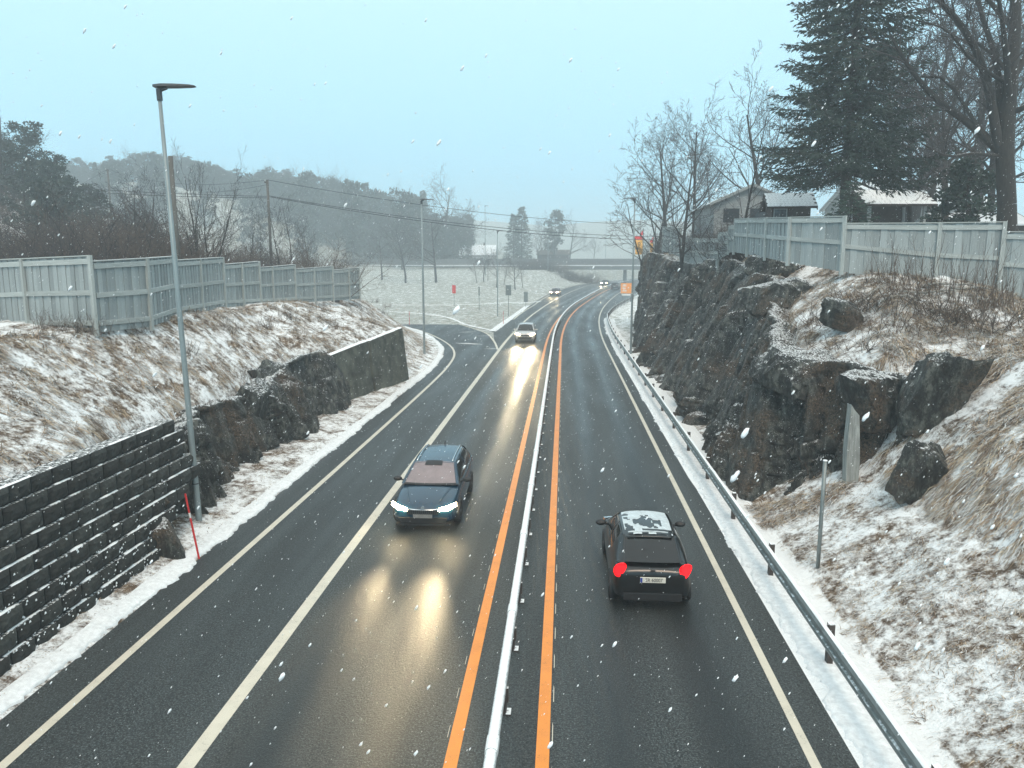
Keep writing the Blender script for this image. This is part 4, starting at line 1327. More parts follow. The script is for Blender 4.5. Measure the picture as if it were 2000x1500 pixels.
for q, (x0, x1, y0, y1) in enumerate(((-0.36, -0.05, 0.68, 0.9), (-0.36, -0.1, 0.40, 0.50), (-0.36, -0.02, 0.20, 0.30), (-0.36, -0.16, 0.56, 0.62))):
    mb = MB()
    if q == 0:
        for j in range(4):
            a = x0 + (x1 - x0) * j / 4
            mb.prism([(w * a, -0.03, zb + hz * y0), (w * (a + 0.05), -0.03, zb + hz * y0), (w * (a + 0.08), -0.03, zb + hz * y1), (w * (a + 0.03), -0.03, zb + hz * y1)], (0, -0.004, 0))
    else:
        mb.box((w * x0, -0.034, zb + hz * y0), (w * x1, -0.028, zb + hz * y1))
    mb.build('pictogram', M['sign_white'], os_)
mb = MB(); mb.box((-w * 0.42, -0.025, zb - hz * 0.22), (w * 0.3, 0.0, zb - hz * 0.05)); mb.build('lower_panel', M['sign_white'], os_)

def text_mesh(name, body, size, mat, parent, loc, rot, extrude=0.002, sx=1.0):
    cu = bpy.data.curves.new(name, 'FONT')
    cu.body = body; cu.size = size; cu.extrude = extrude
    cu.align_x = 'CENTER'; cu.align_y = 'CENTER'
    o = bpy.data.objects.new(name, cu)
    col.objects.link(o)
    bpy.context.view_layer.update()
    me = bpy.data.meshes.new_from_object(o)
    bpy.data.objects.remove(o)
    me.materials.clear(); me.materials.append(mat)
    return add(name, me, parent, loc, rot, (sx, 1, 1))

def banner(u, vt, vb, wpx, Y, label, text=True):
    a, b = at_y(u, vt, Y), at_y(u, vb, Y)
    z0 = float(H(a[0], a[1], False))
    root = empty('banner_flag', (a[0], a[1], z0), label=label, cat='flag', group='petrol station banners')
    zt, zb = a[2] - z0, b[2] - z0
    w = wpx / FPX * Y
    h = zt - zb
    mb = MB(); mb.tube([(w * 0.56, 0, -0.3), (w * 0.56, 0, zt + 0.3)], 0.05, 8); mb.build('pole', M['galv'], root)
    def wavy(s): return 0.05 * math.sin(s * 9)
    def cloth(nm, poly_fn, mat):
        G = [[(x0 + (x1 - x0) * t, wavy(s + t * 0.3), zb + h * s) for t in np.linspace(0, 1, 5)] for s, x0, x1 in poly_fn]
        V = MB(); V.quadgrid(G); V.quadgrid([[(x, y + 0.012, z) for x, y, z in row] for row in G], True); V.build(nm, mat, root)
    cloth('cloth', [(s, -w * 0.38 - 0.10 * w * s, w * 0.5) for s in np.linspace(0, 0.60, 8)], M['flag_yellow'])
    cloth('cloth', [(s, -w * 0.5, w * 0.5) for s in np.linspace(0.605, 0.76, 4)], M['flag_red'])
    cloth('cloth', [(s, w * (0.0 + 0.5 * (s - 0.80) / 0.2), w * 0.5) for s in np.linspace(0.80, 1.0, 4)], M['flag_red'])
    if text:
        text_mesh('lettering', 'Uno', h * 0.24, M['ink'], root, (0.02 * w, -0.075, zb + h * 0.31), (R(90), R(-90), 0))
    return root
banner(1248, 450, 497, 15, 100, 'yellow and red banner lettered Uno above the cliff end')
banner(1273, 461, 493, 6, 104, 'narrow folded yellow and red banner right of the lettered one', text=False)

# small white cabinet in the grass by the left fence
cb = ground_hit(655, 588)
root = empty('cable_box', tuple(cb), 0.4, label='small box with a white snow lid in the grass below the left fence', cat='box')
mb = MB(); mb.box((-0.3, -0.2, -0.05), (0.3, 0.2, 0.32)); mb.build('body', M['trim'], root, bevel=0.02)
mb = MB(); mb.box((-0.33, -0.23, 0.322), (0.33, 0.23, 0.42)); mb.build('lid', M['snow'], root, bevel=0.035)

# ------------------------------------------------------------------ vegetation
def tubes(S, k):
    """S: (n,8) rows of p0,p1,r0,r1 -> vertices and quads of open k-sided tubes"""
    S = np.asarray(S, float)
    n = len(S)
    p0, p1, r0, r1 = S[:, :3], S[:, 3:6], S[:, 6], S[:, 7]
    t = p1 - p0
    t /= np.linalg.norm(t, axis=1)[:, None] + 1e-9
    ref = np.where(np.abs(t[:, 2:3]) < 0.9, [[0, 0, 1.0]], [[1.0, 0, 0]])
    a = np.cross(t, ref); a /= np.linalg.norm(a, axis=1)[:, None] + 1e-9
    c = np.cross(t, a)
    w = np.arange(k) * 2 * math.pi / k
    ring = np.cos(w)[None, :, None] * a[:, None] + np.sin(w)[None, :, None] * c[:, None]
    V = np.concatenate([p0[:, None] + ring * r0[:, None, None], p1[:, None] + ring * r1[:, None, None]], 1).reshape(-1, 3)
    b = (np.arange(n) * 2 * k)[:, None, None]
    j = np.arange(k)
    q = np.stack([j, (j + 1) % k, (j + 1) % k + k, j + k], 1)[None]
    return V, (b + q).reshape(-1, 4)

def grow(out, p, d, L, r, lev, P, rnd):
    ns = P['segs'][lev]
    pts = [np.array(p)]
    d = np.array(d) / np.linalg.norm(d)
    dirs = []
    for s in range(ns):
        d = d + rnd.normal(0, P['wob'][lev], 3) + np.array([0, 0, P['up'][lev]])
        d /= np.linalg.norm(d)
        pts.append(pts[-1] + d * L / ns)
        dirs.append(d)
    tip = P['tip'][lev]
    for s in range(ns):
        ra, rb = r * (1 - (1 - tip) * s / ns), r * (1 - (1 - tip) * (s + 1) / ns)
        out.append((lev, *pts[s], *pts[s + 1], ra, rb))
    if lev + 1 >= len(P['segs']):
        return
    nc = P['kids'][lev]
    nc = max(1, int(nc * rnd.uniform(0.8, 1.2)))
    for k in range(nc):
        t = P['t0'][lev] + (1 - P['t0'][lev]) * (k + rnd.uniform(0, 1)) / nc
        f = min(t * ns, ns - 1e-3); i = int(f)
        q = pts[i] + (pts[i + 1] - pts[i]) * (f - i)
        base = dirs[i]
        az = rnd.uniform(0, 2 * math.pi)
        side = np.cross(base, [math.cos(az), math.sin(az), 0.3]); side /= np.linalg.norm(side) + 1e-9
        an = P['ang'][lev] * rnd.uniform(0.7, 1.25)
        dd = base * math.cos(an) + side * math.sin(an)
        rr = min(r * (1 - (1 - tip) * t) * P['rr'][lev], r * 0.75)
        LL = L * P['lr'][lev] * rnd.uniform(0.7, 1.15) * (1.15 - 0.55 * t)
        grow(out, q, dd, LL, max(rr, P['rmin']), lev + 1, P, rnd)

def tree_parts(segs, split=1):
    """trunk = branch levels up to split, crown = the finer ones"""
    A = np.array([s for s in segs if s[0] <= split]); B = np.array([s for s in segs if s[0] > split])
    return A[:, 1:], (B[:, 1:] if len(B) else None)

def bare_proto(name, P, h, r, seed, tm='bark', cm='twig', split=1, starts=None):
    rnd = np.random.default_rng(seed)
    out = []
    for (p, d, L, rr) in (starts or [((0, 0, -0.3), (0, 0, 1), h, r)]):
        grow(out, p, d, L, rr, 0, P, rnd)
    A, B = tree_parts(out, split)
    V, F = tubes(A, 6)
    tm_ = mesh_data('trunk', V, F, M[tm], True)
    V, F = tubes(B, 3)
    cm_ = mesh_data('crown', V, F, M[cm])
    return tm_, cm_

PW = dict(segs=(7, 5, 4, 3, 2), wob=(0.05, 0.12, 0.16, 0.2, 0.2), up=(0.02, 0.10, 0.06, 0.04, 0.02), tip=(0.25, 0.25, 0.3, 0.4, 0.6), kids=(13, 7, 6, 3), t0=(0.28, 0.25, 0.15, 0.2),
          ang=(0.85, 0.75, 0.75, 0.6), rr=(0.5, 0.5, 0.5, 0.6), lr=(0.55, 0.55, 0.5, 0.5), rmin=0.011)
PU = dict(segs=(8, 5, 3, 2), wob=(0.04, 0.08, 0.12, 0.15), up=(0.02, 0.14, 0.10, 0.05), tip=(0.12, 0.25, 0.4, 0.6), kids=(20, 6, 4), t0=(0.18, 0.2, 0.2),
          ang=(0.8, 0.65, 0.6), rr=(0.42, 0.5, 0.6), lr=(0.36, 0.5, 0.5), rmin=0.009)
PM = dict(segs=(6, 4, 3, 2), wob=(0.07, 0.1, 0.14, 0.15), up=(0.05, 0.12, 0.08, 0.05), tip=(0.15, 0.3, 0.4, 0.6), kids=(9, 5, 4), t0=(0.3, 0.2, 0.2),
          ang=(0.5, 0.5, 0.55), rr=(0.5, 0.5, 0.6), lr=(0.45, 0.5, 0.5), rmin=0.007)
PB = dict(segs=(4, 3, 2), wob=(0.14, 0.2, 0.25), up=(0.03, 0.05, 0.03), tip=(0.3, 0.4, 0.6), kids=(7, 4), t0=(0.15, 0.15), ang=(0.7, 0.7), rr=(0.55, 0.6), lr=(0.5, 0.5), rmin=0.007)

protos = {}
protos['wide'] = bare_proto('wide', PW, 9.0, 0.20, 1)
protos['wide2'] = bare_proto('wide2', PW, 9.0, 0.18, 2)
protos['slim'] = bare_proto('slim', PU, 9.0, 0.11, 3, split=0)
protos['slim2'] = bare_proto('slim2', PU, 9.0, 0.10, 4, split=0)
rs = np.random.default_rng(9)
st = [((rs.normal(0, .12), rs.normal(0, .12), -0.2), (rs.normal(0, .42), rs.normal(0, .42), 1), rs.uniform(5.0, 7.4), rs.uniform(0.05, 0.09)) for _ in range(11)]
protos['multi'] = bare_proto('multi', PM, 7, 0.08, 5, split=0, starts=st)
def bush_starts(n, h, spread, seed, r=0.022):
    q = np.random.default_rng(seed)
    return [((q.normal(0, spread * 0.5), q.normal(0, spread * 0.5), -0.1), (q.normal(0, .55), q.normal(0, .55), 1), h * q.uniform(0.5, 1.05), r) for _ in range(n)]
protos['bush'] = bare_proto('bush', PB, 3, 0.03, 6, 'twig_brown', 'twig_brown', 0, bush_starts(55, 3.0, 1.5, 61))
protos['bush2'] = bare_proto('bush2', PB, 3, 0.03, 7, 'twig', 'twig', 0, bush_starts(45, 3.2, 1.3, 62))
PS = dict(segs=(4, 2), wob=(0.05, 0.08), up=(0.05, 0.04), tip=(0.3, 0.6), kids=(5,), t0=(0.3,), ang=(0.45,), rr=(0.6,), lr=(0.35,), rmin=0.004)
q = np.random.default_rng(63)
protos['sapling'] = bare_proto('sapling', PS, 2, 0.012, 8, 'twig_brown', 'twig_brown', 0, [((q.normal(0, .35), q.normal(0, .2), -0.1), (q.normal(0, .18), q.normal(0, .12), 1), q.uniform(0.8, 2.1), 0.010) for _ in range(15)])
PT = dict(segs=(3, 2), wob=(0.15, 0.2), up=(0.02, 0.02), tip=(0.4, 0.6), kids=(5,), t0=(0.2,), ang=(0.7,), rr=(0.6,), lr=(0.5,), rmin=0.004)
protos['scrub'] = bare_proto('scrub', PT, 1, 0.01, 9, 'twig_brown', 'twig_brown', 0, bush_starts(34, 0.9, 0.8, 64, 0.009))
protos['scrub2'] = bare_proto('scrub2', PT, 1, 0.01, 10, 'brush', 'brush', 0, bush_starts(34, 0.8, 0.8, 65, 0.009))

ORD = {}
ORDW = 'first second third fourth fifth sixth seventh eighth ninth tenth eleventh twelfth thirteenth fourteenth fifteenth sixteenth seventeenth eighteenth nineteenth twentieth'.split()
def ordinal(n):
    if n <= 20: return ORDW[n - 1]
    t = {2: 'twenty', 3: 'thirty', 4: 'forty', 5: 'fifty', 6: 'sixty', 7: 'seventy', 8: 'eighty'}[n // 10]
    return t + '-' + ORDW[n % 10 - 1] if n % 10 else (t[:-1] + 'ieth')
def number_left_to_right():
    """look-alikes in one group are told apart by their place in the row as the photograph shows it"""
    for (lab, grp), items in ORD.items():
        if len(items) > 89: continue
        def col_of(o):
            q = np.array(o.location) - CAM
            return q @ _Rt / (q @ _F)
        for n, o in enumerate(sorted(items, key=col_of), 1):
            o['label'] = lab + ', ' + ordinal(n) + ' from left'
def plant(kind, loc, h, h0, rz, label, name='bare_tree', cat='tree', group=None, wide=1.0):
    tm_, cm_ = protos[kind]
    root = empty(name, tuple(float(v) for v in loc), rz, label, cat, group)
    s = h / h0
    root.scale = (s * wide, s * wide, s)
    add('trunk' if cat == 'tree' else 'stems', tm_, root, kind=None if cat == 'tree' else 'stuff')
    add('crown' if cat == 'tree' else 'twigs', cm_, root, kind=None if cat == 'tree' else 'stuff')
    if group: ORD.setdefault((label, group), []).append(root)
    return root

def on_ground(u, Y, v=500):
    p = at_y(u, v, Y)
    return np.array([p[0], p[1], float(H(p[0], p[1], False))])

def tree_to(kind, u, vtop, Y, h0, label, rz=None, wide=1.0, **kw):
    g = on_ground(u, Y)
    h = max(0.4, float(at_y(u, vtop, Y)[2] - g[2]))
    return plant(kind, g, h, h0, random.uniform(0, 6.28) if rz is None else rz, label, wide=wide, **kw)

# --- conifers
def sprays(P, D, L, W, rnd):
    """diamond-shaped needle sprays"""
    n = len(P)
    D = D / (np.linalg.norm(D, axis=1)[:, None] + 1e-9)
    ref = rnd.normal(0, 1, (n, 3)); ref[:, 2] *= 0.5
    s = np.cross(D, ref); s /= np.linalg.norm(s, axis=1)[:, None] + 1e-9
    L = np.broadcast_to(L, (n,))[:, None]; W = np.broadcast_to(W, (n,))[:, None]
    V = np.stack([P, P + D * L * 0.45 + s * W, P + D * L, P + D * L * 0.45 - s * W], 1).reshape(-1, 3)
    return V, np.arange(4 * n).reshape(-1, 4)

def spruce_proto(h, rad, seed, crown0=0.12, nb=200, mat='needle', spray=0.30, dens=1.0, droop=0.35, taper=0.75, trunk_r=None):
    rnd = np.random.default_rng(seed)
    tr = trunk_r or h * 0.014
    T = [(0, 0, -0.4, 0, 0, h * 0.5, tr, tr * 0.62), (0, 0, h * 0.5, 0, 0, h, tr * 0.62, 0.015)]
    PV, PD, PL = [], [], []
    for i in range(nb):
        t = crown0 + (1 - crown0) * (i + rnd.random()) / nb
        z = h * t
        Lb = rad * (1 - t / 1.0) ** taper * rnd.uniform(0.62, 1.12) / (1 - crown0) ** taper + 0.12
        az = i * 2.399 + rnd.normal(0, 0.4)
        hd = np.array([math.cos(az), math.sin(az), 0])
        ns = 7
        pts = []
        for s in range(ns + 1):
            q = s / ns
            pts.append(np.array([0, 0, z]) + hd * Lb * q + np.array([0, 0, Lb * (-droop * q + 0.22 * q ** 3 + 0.12 * (1 - t) * 0)]))
        r0 = max(0.012, 0.014 * Lb)
        for s in range(ns):
            T.append((*pts[s], *pts[s + 1], r0 * (1 - 0.8 * s / ns), r0 * (1 - 0.8 * (s + 1) / ns)))
        side = np.array([-hd[1], hd[0], 0])
        nbl = int(max(5, Lb / 0.17 * dens))
        for k in range(nbl):
            q = (0.18 + 0.82 * (k + rnd.random()) / nbl)
            f = min(q * ns, ns - 1e-3); a = int(f)
            p = pts[a] + (pts[a + 1] - pts[a]) * (f - a)
            ax = (pts[a + 1] - pts[a]); ax /= np.linalg.norm(ax)
            for sg in (-1, 1):
                ll = Lb * 0.34 * (1.1 - q) + 0.22
                dd = ax * 0.75 + side * sg * rnd.uniform(0.4, 0.9) + np.array([0, 0, -rnd.uniform(0.05, 0.55)])
                dd /= np.linalg.norm(dd)
                m = max(2, int(ll / (spray * 0.42)))
                for j in range(m):
                    PV.append(p + dd * ll * j / m); PD.append(dd + rnd.normal(0, 0.42, 3)); PL.append(spray * rnd.uniform(0.7, 1.2))
    V, F = tubes(np.array(T), 6)
    tmesh = mesh_data('trunk', V, F, M['bark'], True)
    PL = np.array(PL)
    V, F = sprays(np.array(PV), np.array(PD), PL, PL * 0.16, rnd)
    return tmesh, mesh_data('crown', V, F, M[mat])

protos['big_spruce'] = spruce_proto(26, 5.3, 21, 0.17, 340, 'needle', 0.32, 0.72, 0.30, 0.62, 0.34)
protos['small_spruce'] = spruce_proto(6.0, 2.6, 22, 0.12, 60, 'needle_light', 0.26, 0.8, 0.12, 0.8, 0.07)
protos['far_spruce'] = spruce_proto(12, 2.6, 23, 0.06, 110, 'needle', 0.5, 0.42, 0.4, 0.85)
protos['far_spruce2'] = spruce_proto(12, 2.2, 24, 0.06, 100, 'needle_far', 0.5, 0.42, 0.4, 0.8)

def pine_proto(h, seed, crown0=0.45, rad=2.4, nclump=26, per=42, leaf=0.42, mat='needle_far'):
    rnd = np.random.default_rng(seed)
    T = [(0, 0, -0.4, rnd.normal(0, .2), rnd.normal(0, .2), h * 0.5, h * 0.016, h * 0.011)]
    e = T[0][3:6]
    T.append((*e, e[0] + rnd.normal(0, .3), e[1] + rnd.normal(0, .3), h * 0.93, h * 0.011, 0.03))
    PV, PD = [], []
    for c in range(nclump):
        t = crown0 + (1 - crown0) * (c + rnd.random()) / nclump
        az = rnd.uniform(0, 6.28)
        rr = rad * (0.25 + 0.75 * math.sin(math.pi * min(1, (1.06 - t) / (1 - crown0) * 0.62 + 0.05))) * rnd.uniform(0.35, 1.0)
        q = np.array([math.cos(az) * rr, math.sin(az) * rr, h * t * rnd.uniform(0.97, 1.0)])
        T.append((0, 0, h * t - rr * 0.35, *q, 0.05, 0.02))
        cs = rnd.uniform(0.55, 1.05) * rad * 0.36
        o = rnd.normal(0, 1, (per, 3)); o /= np.linalg.norm(o, axis=1)[:, None]
        o *= rnd.uniform(0.3, 1.0, (per, 1)) * np.array([cs, cs, cs * 0.55])
        PV.append(q + o); PD.append(o / cs + rnd.normal(0, 0.5, (per, 3)) + [0, 0, 0.35])
    V, F = tubes(np.array(T), 5)
    tmesh = mesh_data('trunk', V, F, M['bark'], True)
    V, F = sprays(np.concatenate(PV), np.concatenate(PD), leaf, leaf * 0.3, rnd)
    return tmesh, mesh_data('crown', V, F, M[mat])
for k in range(4):
    protos['pine%d' % k] = pine_proto(12, 30 + k, (0.2, 0.3, 0.12, 0.16)[k], (3.0, 2.6, 3.4, 3.2)[k], 44, 40, 0.5)
protos['dark_pine'] = pine_proto(12, 40, 0.15, 3.0, 60, 70, 0.36, 'needle')
protos['yew'] = pine_proto(5, 41, 0.08, 1.9, 46, 90, 0.24, 'needle')

# --- right-hand side trees
tree_to('big_spruce', 1642, -420, 40, 26, 'huge dark spruce towering behind the right fence', rz=0.4, name='spruce_tree')
tree_to('small_spruce', 1655, 350, 35.5, 6.0, 'small light green spruce hanging over the right fence', name='spruce_tree', wide=1.25)
tree_to('yew', 1885, 312, 37, 5.0, 'dark round evergreen beside the big bare tree', name='evergreen_tree', wide=1.1)
# the big bare tree, limbs as in the photograph: low forks sweeping up to the left
PX = dict(segs=(7, 6, 4, 3, 2), wob=(0.04, 0.09, 0.13, 0.18, 0.2), up=(0.01, 0.05, 0.03, 0.03, 0.0), tip=(0.45, 0.25, 0.3, 0.4, 0.6), kids=(0, 12, 7, 4), t0=(0.3, 0.22, 0.12, 0.2),
          ang=(0.6, 0.75, 0.75, 0.7), rr=(0.6, 0.42, 0.5, 0.6), lr=(0.6, 0.5, 0.45, 0.5), rmin=0.008)
rnd = np.random.default_rng(77)
big = []
gB = on_ground(1962, 33)
Q = lambda u, v, dy=0: at_y(u, v, 33 + dy) - gB
tr_pts = [Q(1968, 470), Q(1966, 400), Q(1962, 300), Q(1972, 180), Q(1982, 60), Q(1986, -120), Q(1990, -320)]
tr_pts[0][2] -= 0.6
rad_ = [0.42, 0.36, 0.34, 0.26, 0.22, 0.16, 0.07]
for a in range(len(tr_pts) - 1):
    big.append((0, *tr_pts[a], *tr_pts[a + 1], rad_[a], rad_[a + 1]))
limbs = [([(1958, 300), (1905, 250), (1830, 195), (1775, 130), (1740, 70)], 0.19, 0.5), ([(1950, 285), (1925, 150), (1885, 60), (1820, -20), (1790, -120)], 0.20, -0.6), ([(1958, 250), (1945, 120), (1915, 20), (1890, -100)], 0.16, 1.0),
         ([(1972, 200), (1960, 60), (1940, -60)], 0.14, -1.5), ([(1968, 140), (1925, 95), (1890, 80), (1840, 70)], 0.09, 1.5), ([(1980, 150), (2030, 60), (2060, -40)], 0.15, 0.5), ([(1975, 220), (2040, 190), (2090, 120)], 0.13, -1),
         ([(1955, 305), (1900, 300), (1850, 305), (1800, 280)], 0.08, -1.2), ([(1985, 0), (1950, -100), (1930, -220)], 0.13, -0.5), ([(1920, 262), (1850, 160), (1800, 150), (1765, 165)], 0.09, 0.8),
         ([(1982, 60), (1930, 0), (1870, -60), (1800, -90)], 0.11, 0.9), ([(1975, 170), (1900, 120), (1850, 60), (1790, 40)], 0.08, -1.4)]
for pts, r0, dy in limbs:
    P = [Q(u, v, dy * k / (len(pts) - 1) * 2.0) for k, (u, v) in enumerate(pts)]
    P = resample(np.array(P), 0.7)
    n = len(P)
    for a in range(n - 1):
        big.append((1, *P[a], *P[a + 1], r0 * (1 - 0.75 * a / n), r0 * (1 - 0.75 * (a + 1) / n)))
        if a > 1:
            for _ in range(2):
                t = (P[a + 1] - P[a]); t /= np.linalg.norm(t)
                az = rnd.normal(0, 1, 3); sd = np.cross(t, az); sd /= np.linalg.norm(sd)
                dd = t * 0.7 + sd * 0.7 + [0, 0, 0.12]
                sub = []
                grow(sub, P[a], dd, rnd.uniform(0.9, 2.6), r0 * 0.22, 0, dict(segs=(5, 4, 3), wob=(0.1, 0.15, 0.2), up=(0.03, 0.02, 0.0), tip=(0.3, 0.4, 0.6), kids=(7, 4), t0=(0.15, 0.15), ang=(0.7, 0.7), rr=(0.5, 0.6), lr=(0.5, 0.5), rmin=0.011), rnd)
                big += [(s[0] + 2, *s[1:]) for s in sub]
A, B = tree_parts(big, 1)
root = empty('bare_tree', tuple(gB), label='massive bare tree with a thick dark trunk at the right edge', cat='tree')
V, F = tubes(A, 9); mk('trunk', V, F, M['bark'], root, True)
V, F = tubes(B, 3); mk('crown', V, F, M['twig'], root)

tree_to('slim', 1441, 210, 46, 9, 'thin young tree standing alone before the white house', rz=1.0)
tree_to('wide', 1300, 285, 78, 9, 'rounded bare tree leaning out at the far end of the cliff', rz=0.2)
tree_to('wide2', 1352, 252, 72, 9, 'taller bare tree right of the rounded one at the cliff end', rz=2.0)
tree_to('wide2', 1268, 330, 84, 9, 'lowest bare tree overhanging the banners', rz=4.0)
tree_to('slim2', 1385, 300, 66, 9, 'slender bare tree between the cliff-end trees and the house')
tree_to('wide', 1330, 330, 60, 9, 'small twiggy bare tree behind the far fence step', rz=3.0)
for k, (u, v, Y, kd, lab) in enumerate([(1490, 205, 62, 'wide2', 'hazy bare tree half hidden by the left side of the spruce'), (1745, 150, 50, 'wide', 'dense bare tree behind the garden roofs, nearest the spruce'), (1800, 90, 56, 'wide2', 'tall dense bare tree behind the garden roofs'),
                         (1860, 170, 48, 'wide', 'dense bare tree right behind the round evergreen'), (1905, 40, 60, 'wide2', 'hazy tall bare tree behind the massive trunk'), (1960, 200, 46, 'wide', 'twiggy bare tree at the far right edge of the garden'),
                         (1770, 215, 46, 'wide2', 'low spreading bare tree above the carport roof'), (2030, 60, 52, 'wide', 'bare tree cut by the right picture edge'), (1700, 180, 62, 'wide', 'faint bare tree showing through the spruce branches'), (1840, 120, 44, 'wide2', 'twiggy bare tree left of the massive trunk, in front'), (1825, 200, 60, 'wide', 'hazy twiggy bare tree between carport and evergreen'), (1930, 110, 48, 'wide', 'dense bare tree touching the massive trunk'), (1780, 60, 66, 'wide', 'tallest hazy bare tree right of the spruce')]):
    tree_to(kd, u, v, Y, 9, lab, rz=k * 1.3, wide=1.15)
for k, (u, v, Y) in enumerate([(1455, 440, 44), (1475, 452, 47), (1420, 458, 50), (1400, 445, 58), (1500, 440, 42), (1380, 462, 62), (1350, 470, 70), (1310, 480, 80), (1288, 470, 82)]):
    tree_to('bush2', u, v - 25, Y, 3.2, 'dark leafless bush just behind the right fence', name='bare_bush', cat='bush', group='bushes behind the right fence', wide=1.3)
# saplings and brush in front of the right fence
for k, (u, Y, h) in enumerate([(1700, 27.8, 1.5), (1740, 27.5, 1.8), (1785, 27.3, 2.0), (1830, 27.0, 2.3), (1868, 26.8, 2.2), (1905, 26.5, 2.4), (1945, 26.2, 2.2), (1985, 26.0, 2.0), (1650, 27.5, 1.0)]):
    g = on_ground(u, Y); plant('sapling', g, h, 2.0, k * 1.1, 'clump of thin upright saplings in front of the right fence', 'sapling_clump', 'bush', 'sapling clumps before the right fence')
for k, (u, Y, h) in enumerate([(1560, 27.5, .6), (1600, 27, .7), (1640, 26.5, .8), (1680, 26.5, .8), (1720, 26, .9), (1765, 25.8, .9), (1800, 25.2, .9), (1840, 25, .9), (1880, 24.8, .9), (1920, 24.6, .9), (1960, 24.2, .9), (1740, 24.2, .7), (1700, 23.5, .7), (1665, 22.8, .6), (1790, 24, .7), (1640, 22.2, .6)]):
    g = on_ground(u, Y); plant('scrub' if k % 2 else 'scrub2', g, h, 0.9, k * 1.7, 'low brown brushwood on the slope below the right fence', 'brushwood', 'bush', 'brushwood below the right fence', wide=1.5)
# a few cut branches lying below the fence
for k, (u, v, L, an) in enumerate([(1820, 572, 2.2, 0.2), (1860, 566, 1.8, 0.1), (1760, 580, 1.6, -0.1), (1900, 574, 2.0, 0.3), (1700, 582, 1.5, 0.5)]):
    g = ground_hit(u, v, 12, 40)
    mb = MB(); dx, dy = math.cos(an), math.sin(an)
    p = [np.array([dx * (t - .5) * L, dy * (t - .5) * L, 0]) for t in np.linspace(0, 1, 6)]
    for w_ in p: w_[2] = float(H(g[0] + w_[0], g[1] + w_[1])) - g[2] + 0.12 + 0.03 * math.sin(w_[0] * 4)
    mb.tube(p, [0.05, 0.045, 0.04, 0.035, 0.03, 0.02], 6)
    mb.build('cut_branch', M['birch_bark'], loc=tuple(g), shade=True, label=('longest ', 'second ', 'short ', 'slanting ', 'leftmost ')[k] + 'cut pale branch lying in the brush below the right fence', cat='branch', group='cut branches below the right fence')

# --- left side: behind the fence
tree_to('multi', 398, 345, 44, 7.0, 'many-stemmed bare tree right behind the left fence', rz=0.6)
for k, (u, v, Y, kd, lab) in enumerate([(270, 365, 50, 'slim', 'thin bare tree left of the near lamp'), (300, 350, 58, 'slim2', 'second thin bare tree left of the near lamp'), (478, 425, 60, 'slim', 'thin bare tree left of the wooden power pole'), (505, 430, 66, 'slim2', 'slender bare tree touching the wooden power pole'),
                         (548, 400, 60, 'slim', 'taller of the thin trees right of the wooden power pole'), (572, 405, 64, 'slim2', 'twin thin tree right of the wooden power pole'), (608, 440, 70, 'slim', 'small thin tree at the end of the brush'), (240, 395, 62, 'wide2', 'twiggy bare tree at the foot of the wooded hill')]):
    tree_to(kd, u, v, Y, 9, lab, rz=k * 0.9, wide=1.2)
rb = np.random.default_rng(55)
for k in range(44):
    u = rb.uniform(-70, 340) if k < 30 else rb.uniform(430, 660)
    Y = rb.uniform(33, 58) if k < 30 else rb.uniform(58, 74)
    vt = 440 + rb.uniform(-30, 35) if k < 30 else 488 + rb.uniform(-14, 14)
    tree_to(('bush', 'bush2', 'bush')[k % 3], u, vt, Y, 3.1, 'tangled brown leafless bush behind the left fence', name='bare_bush', cat='bush', group='bushes behind the left fence', wide=1.25)
for k, (u, v) in enumerate([(440, 650), (520, 640), (560, 622), (700, 600), (735, 590), (755, 600), (620, 605), (470, 740), (360, 690), (300, 620), (150, 645), (95, 640), (250, 650), (180, 650), (745, 612), (650, 640)]):
    g = ground_hit(u, v, 10, 80)
    plant('scrub' if k % 2 else 'scrub2', g, 0.75, 0.9, k * 2.1, 'small twiggy brown tuft on the left grass bank', 'brushwood', 'bush', 'brushwood on the left bank', wide=0.8)

# --- wooded hill on the left
rh = np.random.default_rng(91)
n_h = 0
for u, v, Y, kd, h0, lab in [(78, 240, 78, 'dark_pine', 12, 'dark pointed pine on the near left hill'), (120, 300, 74, 'dark_pine', 12, 'dark pine just right of the pointed one on the near hill'), (150, 345, 70, 'dark_pine', 12, 'lower dark pine at the end of the near hill'), (40, 262, 82, 'dark_pine', 12, 'dark pine left of the pointed one on the near hill'),
                         (12, 218, 76, 'wide', 9, 'tall bare tree at the left picture edge on the hill'), (-30, 225, 70, 'wide2', 9, 'bare tree cut by the left picture edge'), (60, 300, 66, 'pine2', 12, 'greyer pine in front of the pointed dark one'), (105, 350, 60, 'pine0', 12, 'small pine low on the near left hill')]:
    tree_to(kd, u, v, Y, h0, lab, name='pine_tree' if 'pine' in kd else 'bare_tree')
for k in range(26):
    u, Y = rh.uniform(-60, 210), rh.uniform(52, 95)
    g = on_ground(u, Y)
    if g[2] < 6: continue
    if k % 3 == 0:
        plant('pine%d' % (k % 4), g, rh.uniform(3.5, 6.5), 12, k, 'young pine among bushes on the near left hill', 'pine_tree', 'tree', 'young pines on the near left hill', wide=1.2)
    else:
        plant('bush2' if k % 2 else 'bush', g, rh.uniform(2.0, 3.8), 3.1, k, 'leafless bush on the rocky near left hill', 'bare_bush', 'bush', 'bushes on the near left hill', wide=1.4)
